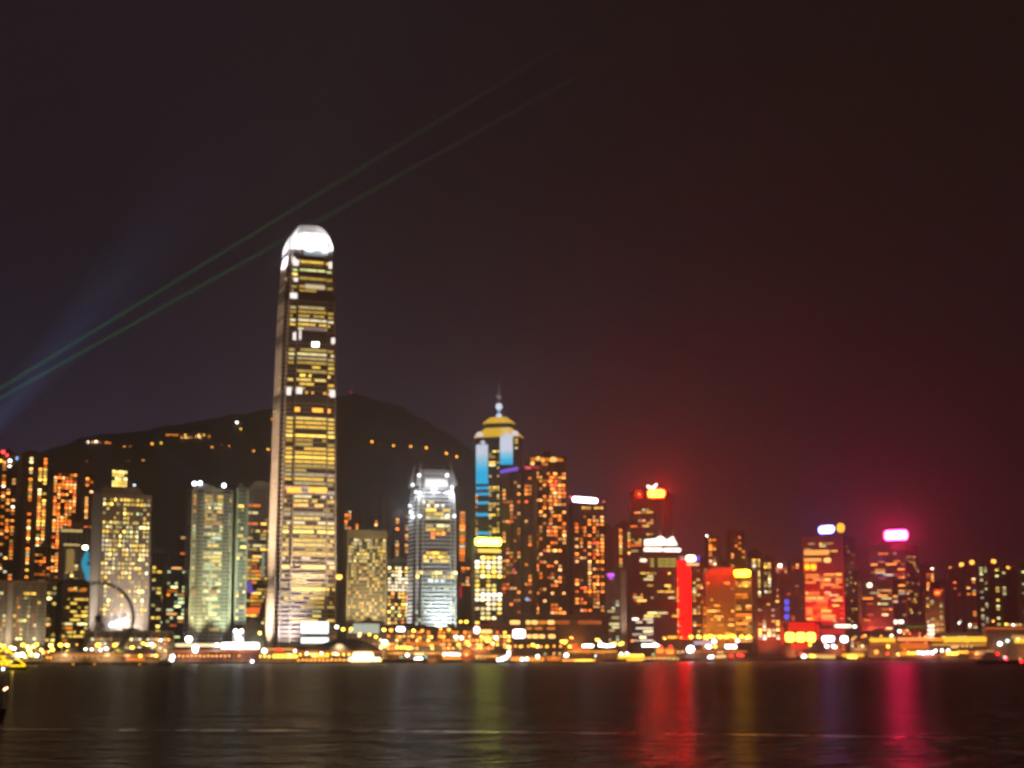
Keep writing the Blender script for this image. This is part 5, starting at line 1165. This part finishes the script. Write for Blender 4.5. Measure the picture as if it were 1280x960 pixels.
LAMPS = [(1, 806, 'yellow', 1.5), (7, 807.5, 'yellow', 1.6), (16, 809, 'yellow', 1.5), (20, 810.5, 'white', 1.4), (31, 806, 'yellow', 1.7), (37, 808, 'yellow', 1.5), (44, 808, 'yellow', 1.5), (48, 805.5, 'yellow', 1.6), (30, 818, 'white', 2.0), (24, 818.5, 'white', 1.7), (39, 813, 'yellow', 1.7), (41, 818, 'yellow', 1.7), (48, 819, 'white', 1.6), (57, 816, 'orange', 1.4), (11, 814, 'amber', 1.3), (34, 822, 'yellow', 1.2), (54, 812, 'amber', 1.0),
         (66, 806.5, 'yellow', 1.8), (68, 812, 'yellow', 1.6), (78, 806, 'yellow', 1.8), (86.5, 806, 'yellow', 1.6), (87, 814, 'yellow', 1.4), (62.5, 815, 'orange', 1.2), (98, 806, 'amber', 1.0), (109, 811, 'white', .9), (117, 811.5, 'white', .9), (125, 806, 'yellow', 2.0), (135.5, 810.5, 'white', 1.3), (146, 806.5, 'yellow', 2.0), (128, 812, 'white', .8), (149, 812, 'yellow', 1.0),
         (167.5, 809, 'yellow', 1.6), (181, 804, 'yellow', 1.3), (187, 805.5, 'yellow', 1.5), (192, 805, 'white', 1.4), (195, 806.5, 'yellow', 1.2), (203, 800, 'white', 1.0), (213, 799.5, 'amber', 1.0), (209, 813, 'amber', .9),
         (327, 791, 'yellow', 1.4), (336, 813, 'white', 1.4), (423, 783.5, 'white', 1.5), (431, 786.5, 'yellow', 1.6), (441, 786, 'yellow', 1.4), (426, 721, 'amber', 2.6), (452, 792, 'amber', 1.2), (464, 793, 'yellow', 1.2), (472, 796, 'yellow', 1.3),
         (482, 787, 'yellow', 1.6), (491, 787.5, 'amber', 1.7), (502, 796, 'amber', 1.3), (519, 788, 'yellow', 1.4), (530, 788, 'amber', 1.3), (541, 796, 'amber', 1.5), (527, 797, 'amber', 1.2), (556, 796, 'amber', 1.6), (563, 787, 'amber', 1.5), (553, 786, 'yellow', 1.0), (578, 777, 'yellow', 1.2), (585, 777, 'yellow', 1.5),
         (572, 796, 'white', 1.6), (579, 797, 'white', 1.5), (622, 797, 'white', 1.6), (618, 804, 'yellow', 1.4), (586, 803, 'yellow', 1.6), (632, 809, 'amber', 1.5), (638, 808.5, 'yellow', 1.7), (653, 808, 'yellow', 1.2), (668, 806, 'yellow', 1.6), (674, 808, 'yellow', 1.2), (686, 808, 'yellow', 1.4), (716, 797, 'amber', 1.2), (708, 803, 'yellow', 1.6), (752, 803, 'white', 1.4),
         (767, 805, 'yellow', 1.8), (777, 805, 'yellow', 1.8), (792, 801, 'orange', 1.4), (820, 804, 'white', 1.2), (833, 798, 'amber', 1.3), (842, 796.5, 'yellow', 1.3),
         (865, 796, 'yellow', 2.0), (876, 796, 'yellow', 1.7), (885, 797, 'yellow', 2.2), (889, 795, 'yellow', 2.0), (903, 796, 'yellow', 1.7), (908, 796.5, 'yellow', 1.5), (916, 794.5, 'yellow', 1.9), (935, 797, 'yellow', 2.0), (941, 797, 'amber', 1.2),
         (1014, 806, 'yellow', 1.8), (1046, 809, 'white', 1.4), (1070, 783, 'white', 1.9), (1068, 798, 'amber', 1.2), (1083, 794, 'amber', 1.2), (1126, 789, 'white', 1.9), (1116, 794, 'white', 1.3), (1103, 795, 'amber', 1.2), (1140, 799, 'white', 1.3),
         (1178, 807, 'white', 1.5), (1214, 781, 'white', 1.3), (1200, 779, 'white', 1.0), (1243, 776, 'orange', 1.6), (1222, 806, 'white', 1.2), (1259, 780, 'yellow', 1.4), (1268, 781, 'white', 1.4), (1274, 799, 'yellow', 1.8)]
seq = {}
for i, (px, py, c, rad) in enumerate(sorted(LAMPS)):
    a, e, where, D = next(s for s in SECT if s[0] <= px < s[1] or s[1] == 1280)
    if hidden(at(px, py, D), D):
        D = min(D, lerp(SHORE, px) + 30)
    n = seq.get((where, c), 0); seq[(where, c)] = n + 1
    street_lamp(px, py, D, c, '%s %s street lamp from the left %s' % (ordinal(n), c, where), 'street lamps along the waterfront', rad, None, 2.2e4 if i % 3 == 0 else 0)
# lamps of the hill roads
def hill_hit(px, py):
    d = ray(px, py); best = 3900.0
    y = 2760.0
    while y < 4300:
        t = y / d.y; z = CAMZ + d.z * t
        if z <= hill_z(d.x * t, y) + 7: best = y; break
        y += 12
    return best
HILLL = [(111, 552.5, 'white', 1.6), (116.5, 552.5, 'amber', 1.6), (121, 552, 'white', 2.2), (125, 552.5, 'orange', 1.5), (134, 553, 'orange', 2.0), (138, 553.5, 'orange', 1.5), (156.5, 558, 'amber', 1.2), (164, 557.5, 'orange', 1.0), (191, 554.5, 'amber', 2.3), (202.5, 553.5, 'yellow', 1.5), (209.5, 543.5, 'orange', 1.6), (213, 543.5, 'orange', 1.6), (217.5, 543.5, 'orange', 1.6), (222, 543.5, 'orange', 1.7),
         (266, 558.5, 'amber', 1.6), (278, 556, 'orange', .9), (287.5, 557.5, 'orange', 1.4), (297, 528, 'white', 2.5), (302, 536, 'yellow', 1.4), (318, 563.5, 'amber', 1.6), (336, 561.5, 'amber', 2.0), (340.5, 524, 'orange', 1.8), (180, 575.5, 'amber', 1.6), (161.5, 576, 'orange', .8), (109.5, 576.5, 'orange', .9),
         (466, 552, 'amber', 2.2), (475.5, 555, 'orange', .7), (493, 557, 'amber', 2.0), (514.5, 558, 'amber', 2.0), (534, 559.5, 'amber', 2.3), (559, 566.5, 'amber', 2.5), (572, 570.5, 'amber', 2.3)]
hs = {}
for px, py, c, rad in HILLL:
    D = hill_hit(px, py); g = at(px, py, D); gz = hill_z(g.x, D)
    w = 'left of the tallest tower' if px < 345 else 'right of the tallest tower'
    n = hs.get((w, c), 0); hs[(w, c)] = n + 1
    street_lamp(px, py, D, c, '%s %s road lamp from the left on the dark hill %s' % (ordinal(n), c, w), 'road lamps on the dark hill', rad, min(gz, g.z - 4))
# the villas on the ridge and the mast beyond
def villa(label, x0, x1, y0, y1, wins):
    D = hill_hit((x0 + x1) / 2, y1); m = mpp(D); c = at((x0 + x1) / 2, y1, D); w = (x1 - x0) * m; h = (y1 - y0) * m
    gz = hill_z(c.x, D)
    root = thing('hillside_villa', label, 'house', (c.x, D, min(gz, c.z) - 1), facing((x0 + x1) / 2), 'villas on the ridge'); o = c.z - root.location.z
    b = MB(); b.box(-w / 2, w / 2, 0, 14, -3, h + o); b.build('wall', STONE2, root)
    r = MB(); r.extrude_x([(-1, h + o + .02), (15, h + o + .02), (7, h + o + 3)], -w / 2 - 1, w / 2 + 1); r.build('roof', ROOFM, root)
    for px, py, gm, s in wins:
        q = lozenge(s * m, 1.1 * s * m, .4, .5).build('window', gm, root); q.location = ((px - (x0 + x1) / 2) * m, -.25, (y1 - py) * m + o)
V1 = emi('villa_window_gold', (1, .46, .07), 3.4); V2 = emi('villa_window_cream', (1, .64, .24), 4.5); V3 = emi('villa_window_orange', (1, .32, .05), 2)
villa('ridge villa with a cluster of gold windows left of the bright cream villa', 224, 243, 541, 549, ((227.5, 547, V1, 1.6), (231.5, 544, V1, 2.2), (232, 547, V2, 1.6), (235, 547, V1, 1.6), (239, 546.5, V3, 1.4)))
villa('ridge villa with bright cream windows and orange end lamps', 243, 264, 540, 549, ((245.5, 546, V1, 1.7), (248.5, 544.5, V2, 2.4), (250, 547, V2, 1.6), (254.5, 544, V1, 1.9), (261, 545.5, V3, 1.8)))
def mast():
    D = 3960; p = at(439, 491, D); gz = hill_z(p.x, D)
    root = thing('signal_mast', 'thin mast with one red warning lamp on the hill right of the tallest tower', 'mast', (p.x, D, gz)); h = p.z - gz
    b = MB()
    for a in range(3): b.tube((2.5 * math.cos(a * 2.1), 2.5 * math.sin(a * 2.1), -2), (0, 0, max(8, h)), .3, .15, 5)
    b.build('lattice', STEEL, root); l = MB(); l.ball((0, 0, max(8, h) + 1), 1.9); l.build('warning_lamp', emi('dim_red_lamp', (1, .01, .08), 1.6), root)
mast()

# ------------------------------------------------------------------ boats
HULL = mat('dark_hull_paint', (.03, .035, .045), .4); HULLW = mat('pale_hull_paint', (.35, .33, .30), .5); CABIN = mat('cream_cabin_paint', (.45, .40, .32), .5)
def hull_mesh(L, B, H, mi=0, rake=.12):
    b = MB(); n = 12; st = []
    for i in range(n + 1):
        t = i / n; x = -L / 2 + L * t
        k = min(1, (1 - t) / .32) ** .7 if t > .68 else min(1, .72 + t * 1.2); sheer = H * (1 + .35 * max(0, t - .5) ** 2 * 4 * .5)
        st.append([(x - (0 if t < 1 else 0), -B / 2 * k * .72, -.7), (x + rake * L * max(0, t - .6), -B / 2 * max(k, .02), sheer), (x + rake * L * max(0, t - .6), B / 2 * max(k, .02), sheer), (x, B / 2 * k * .72, -.7)])
    for s in st: b.v += s
    for i in range(n):
        o = i * 4
        for a, c in ((0, 1), (1, 2), (2, 3), (3, 0)): b.f.append([o + a, o + c, o + 4 + c, o + 4 + a]); b.m.append(mi)
    b.f.append([0, 3, 2, 1]); b.m.append(mi); o = n * 4; b.f.append([o, o + 1, o + 2, o + 3]); b.m.append(mi)
    return b
def boat(label, px, py, L, B, H, decks, lamps, hullm=HULL, rz=0.0, mast=None, name='ferry', cat='ferry', flip=False):
    x, y = water_at(px, py); root = thing(name, label, cat, (x, y, 0.05), (math.pi if flip else 0) + rz + facing(px), None)
    hull_mesh(L, B, H).build('hull', hullm, root)
    for i, (x0, x1, z0, z1) in enumerate(decks):
        d = MB(); wd = B * (.40 - .05 * i); d.box(x0 * L, x1 * L, -wd, wd, z0, z1); d.build('cabin', CABIN, root)
        r = MB(); r.box(x0 * L - .8, x1 * L + .8, -wd - .5, wd + .5, z1 + .004, z1 + .3); r.build('deck_roof', HULLW, root)
    if mast: m = MB(); m.tube((mast[0] * L, 0, mast[1]), (mast[0] * L, 0, mast[2]), .18, .08, 6); m.build('mast', STEEL, root)
    for lx, ly, lz, r, gm in lamps:
        b = MB(); b.ball((0, 0, 0), r, 1, 8, 5); o = b.build('lamp', gm, root); o.location = (lx * L, ly * B, lz)
    return root
YB = emi('yellow_light_string', (1, .60, .005), 2.4)
def junk():
    L = 34; root = boat('ferry outlined with thick yellow light strings at the left edge of the water', -9.5, 838.5, L, 8, 2.0, [(-.4, .28, 2.0, 4.6), (-.36, .12, 4.9, 7.2)], [(.16, -.5, .9, .75, emi('icy_lamp', (.8, .85, 1), 6)), (.06, -.5, 1.0, .6, L_R)], mast=(.20, 4.6, 13))
    root.rotation_euler.z = facing(-9.5) - .0
    s = MB()
    for p, q, r in (((-.42 * L, -3.8, 2.5), (.50 * L, -1.2, 2.6), .42), ((.20 * L, -1, 11.8), (.50 * L, -1.0, 2.6), .42), ((.20 * L, -1, 11.8), (-.05 * L, -1.5, 8.4), .4), ((-.42 * L, -3.4, 4.9), (.30 * L, -3, 4.9), .5), ((.28 * L, -2.8, 4.9), (.22 * L, -2.5, 2.6), .4), ((-.36 * L, -3, 7.5), (.20 * L, -2.6, 7.5), .4), ((.12 * L, -2.6, 7.4), (.22 * L, -2.6, 4.9), .45)):
        s.tube(p, q, r, r, 6)
    s.build('light_string', YB, root)
    w = MB()
    for i in range(9): w.box(-.38 * L + i * 2.4, -.38 * L + i * 2.4 + 1.7, -3.34, -3.22, 3.0, 4.2)
    w.build('window_row', YB, root); point(root, (.3 * L, -6, 6), 2.5e3, (1, .65, .1), .5)
junk()
boat('small dark motor boat with an orange lamp, cut off by the left edge', -46, 902, 11.0, 3.2, 1.5, [(-.35, .18, 1.5, 3.4)], [(.505, -.3, 4.55, .16, emi('peach_lamp', (1, .5, .25), 9)), (.535, -.3, 4.75, .13, emi('peach_lamp', (1, .5, .25), 9))], mast=(.47, 1.5, 6.2), name='motor_boat', cat='motor boat')
boat('low ferry with tan and yellow deck lights in front of the amber-strip pier', 722, 829.3, 36, 8, 1.6, [(-.42, .40, 1.6, 3.6), (-.25, .2, 3.9, 5.6)], [(-.34 + i * .075, -.47, 2.7, .9, L_O if i < 4 or i > 9 else L_Y) for i in range(11)] + [(.44, -.4, 6.5, 1.0, emi('teal_white_lamp', (.6, .9, .85), 3))], mast=(.2, 5.6, 9))
boat('white-lit launch with tall lamps just right of the low dark shed', 630, 829.0, 20, 6, 1.8, [(-.35, .30, 1.8, 4.4), (-.1, .2, 4.7, 7)], [(-.25, -.5, 3.0, 1.5, L_W), (-.08, -.5, 3.8, 1.7, L_C), (.08, -.5, 5.0, 1.5, L_C), (.2, -.5, 7.2, 1.5, L_C), (.22, -.4, 9.6, 1.4, L_C)], mast=(.22, 7, 10.5), name='launch', cat='launch')
boat('dark barge carrying white and red lamps at the right edge of the water', 1266, 830.5, 58, 11, 3.2, [(-.42, -.05, 3.2, 6.6), (-.38, -.2, 6.9, 9.6)], [(-.20, -.5, 8.4, 1.3, L_R), (-.10, -.5, 5.6, 1.2, emi('rose_bulb', (1, .35, .4), 4)), (-.08, -.5, 3.8, 1.0, L_R), (.12, -.5, 2.4, 1.45, L_R), (.10, -.5, 4.6, .8, L_S)], name='barge', cat='barge', mast=(-.3, 9.6, 14))
boat('small dark sampan with a single tan lamp left of the white-lit canopy pier', 205, 831.5, 13, 4, 1.3, [(-.3, .15, 1.3, 3)], [(.3, -.4, 3.0, .6, L_S)], name='sampan', cat='sampan')

# ------------------------------------------------------------------ light beams in the haze
def beam(name, label, p, q, r0, r1, col, s0, s1, shells=2):
    p, q = Vector(p), Vector(q); L = (q - p).length
    m = bpy.data.materials.new(name); m.use_nodes = True; n, l = m.node_tree.nodes, m.node_tree.links; n.remove(n['Principled BSDF'])
    t = N(n, 'ShaderNodeTexCoord'); x = N(n, 'ShaderNodeSeparateXYZ'); l.new(t.outputs['Object'], x.inputs[0])
    mr = N(n, 'ShaderNodeMapRange'); mr.inputs['From Max'].default_value = L; mr.inputs['To Min'].default_value = 0; mr.inputs['To Max'].default_value = 1; l.new(x.outputs['Z'], mr.inputs[0])
    pw = N(n, 'ShaderNodeMath', operation='POWER'); sb = N(n, 'ShaderNodeMath', operation='SUBTRACT'); sb.inputs[0].default_value = 1; l.new(mr.outputs[0], sb.inputs[1]); l.new(sb.outputs[0], pw.inputs[0]); pw.inputs[1].default_value = s1
    mu = N(n, 'ShaderNodeMath', operation='MULTIPLY'); l.new(pw.outputs[0], mu.inputs[0]); mu.inputs[1].default_value = s0 / (2 * shells)
    e = N(n, 'ShaderNodeEmission'); e.inputs['Color'].default_value = (*col, 1); l.new(mu.outputs[0], e.inputs['Strength'])
    tr = N(n, 'ShaderNodeBsdfTransparent'); ad = N(n, 'ShaderNodeAddShader'); l.new(e.outputs[0], ad.inputs[0]); l.new(tr.outputs[0], ad.inputs[1]); l.new(ad.outputs[0], n['Material Output'].inputs['Surface'])
    m.cycles.emission_sampling = 'NONE'
    b = MB()
    for k in range(shells):
        f = (k + 1) / shells
        nn = 20; o = len(b.v)
        for zz_, rr in ((0, r0 * f), (L, r1 * f)):
            for i in range(nn): b.v.append((rr * math.cos(2 * math.pi * i / nn), rr * math.sin(2 * math.pi * i / nn), zz_))
        for i in range(nn): j = (i + 1) % nn; b.f.append([o + i, o + j, o + nn + j, o + nn + i]); b.m.append(0)
    ob = b.build(name, m); ob.location = p; ob.rotation_euler = (q - p).to_track_quat('Z', 'Y').to_euler(); tag(ob, label, 'light beam', 'show lights in the sky')
    ob.visible_shadow = True
    return ob
beam('laser_beam', 'upper of two thin green laser beams rising from the left edge', at(-60, 522, 1980), at(960, -100, 1500), 1.7, 2.6, (.01, 1, .15), .062, 1.8)
beam('laser_beam', 'lower of two thin green laser beams rising from the left edge', at(-60, 531, 1990), at(1000, -60, 1480), 1.7, 2.6, (.01, 1, .15), .062, 1.8)
beam('searchlight_beam', 'broad faint blue searchlight beam widening up from the left edge', at(-45, 575, 2050), at(370, 90, 1800), 9, 62, (.24, .42, 1), .060, 2.1, 5)
beam('searchlight_beam', 'short faint pale beam from the rooftop floodlights left of the tallest tower', at(243, 603, 1830), at(160, 500, 2050), 2.5, 16, (.25, .45, .8), .020, 2.2, 4)
beam('searchlight_beam', 'short faint pale beam above the vaulted brown tower', at(310, 603, 1900), at(250, 520, 2050), 2.5, 14, (.25, .45, .8), .009, 2.0, 4)
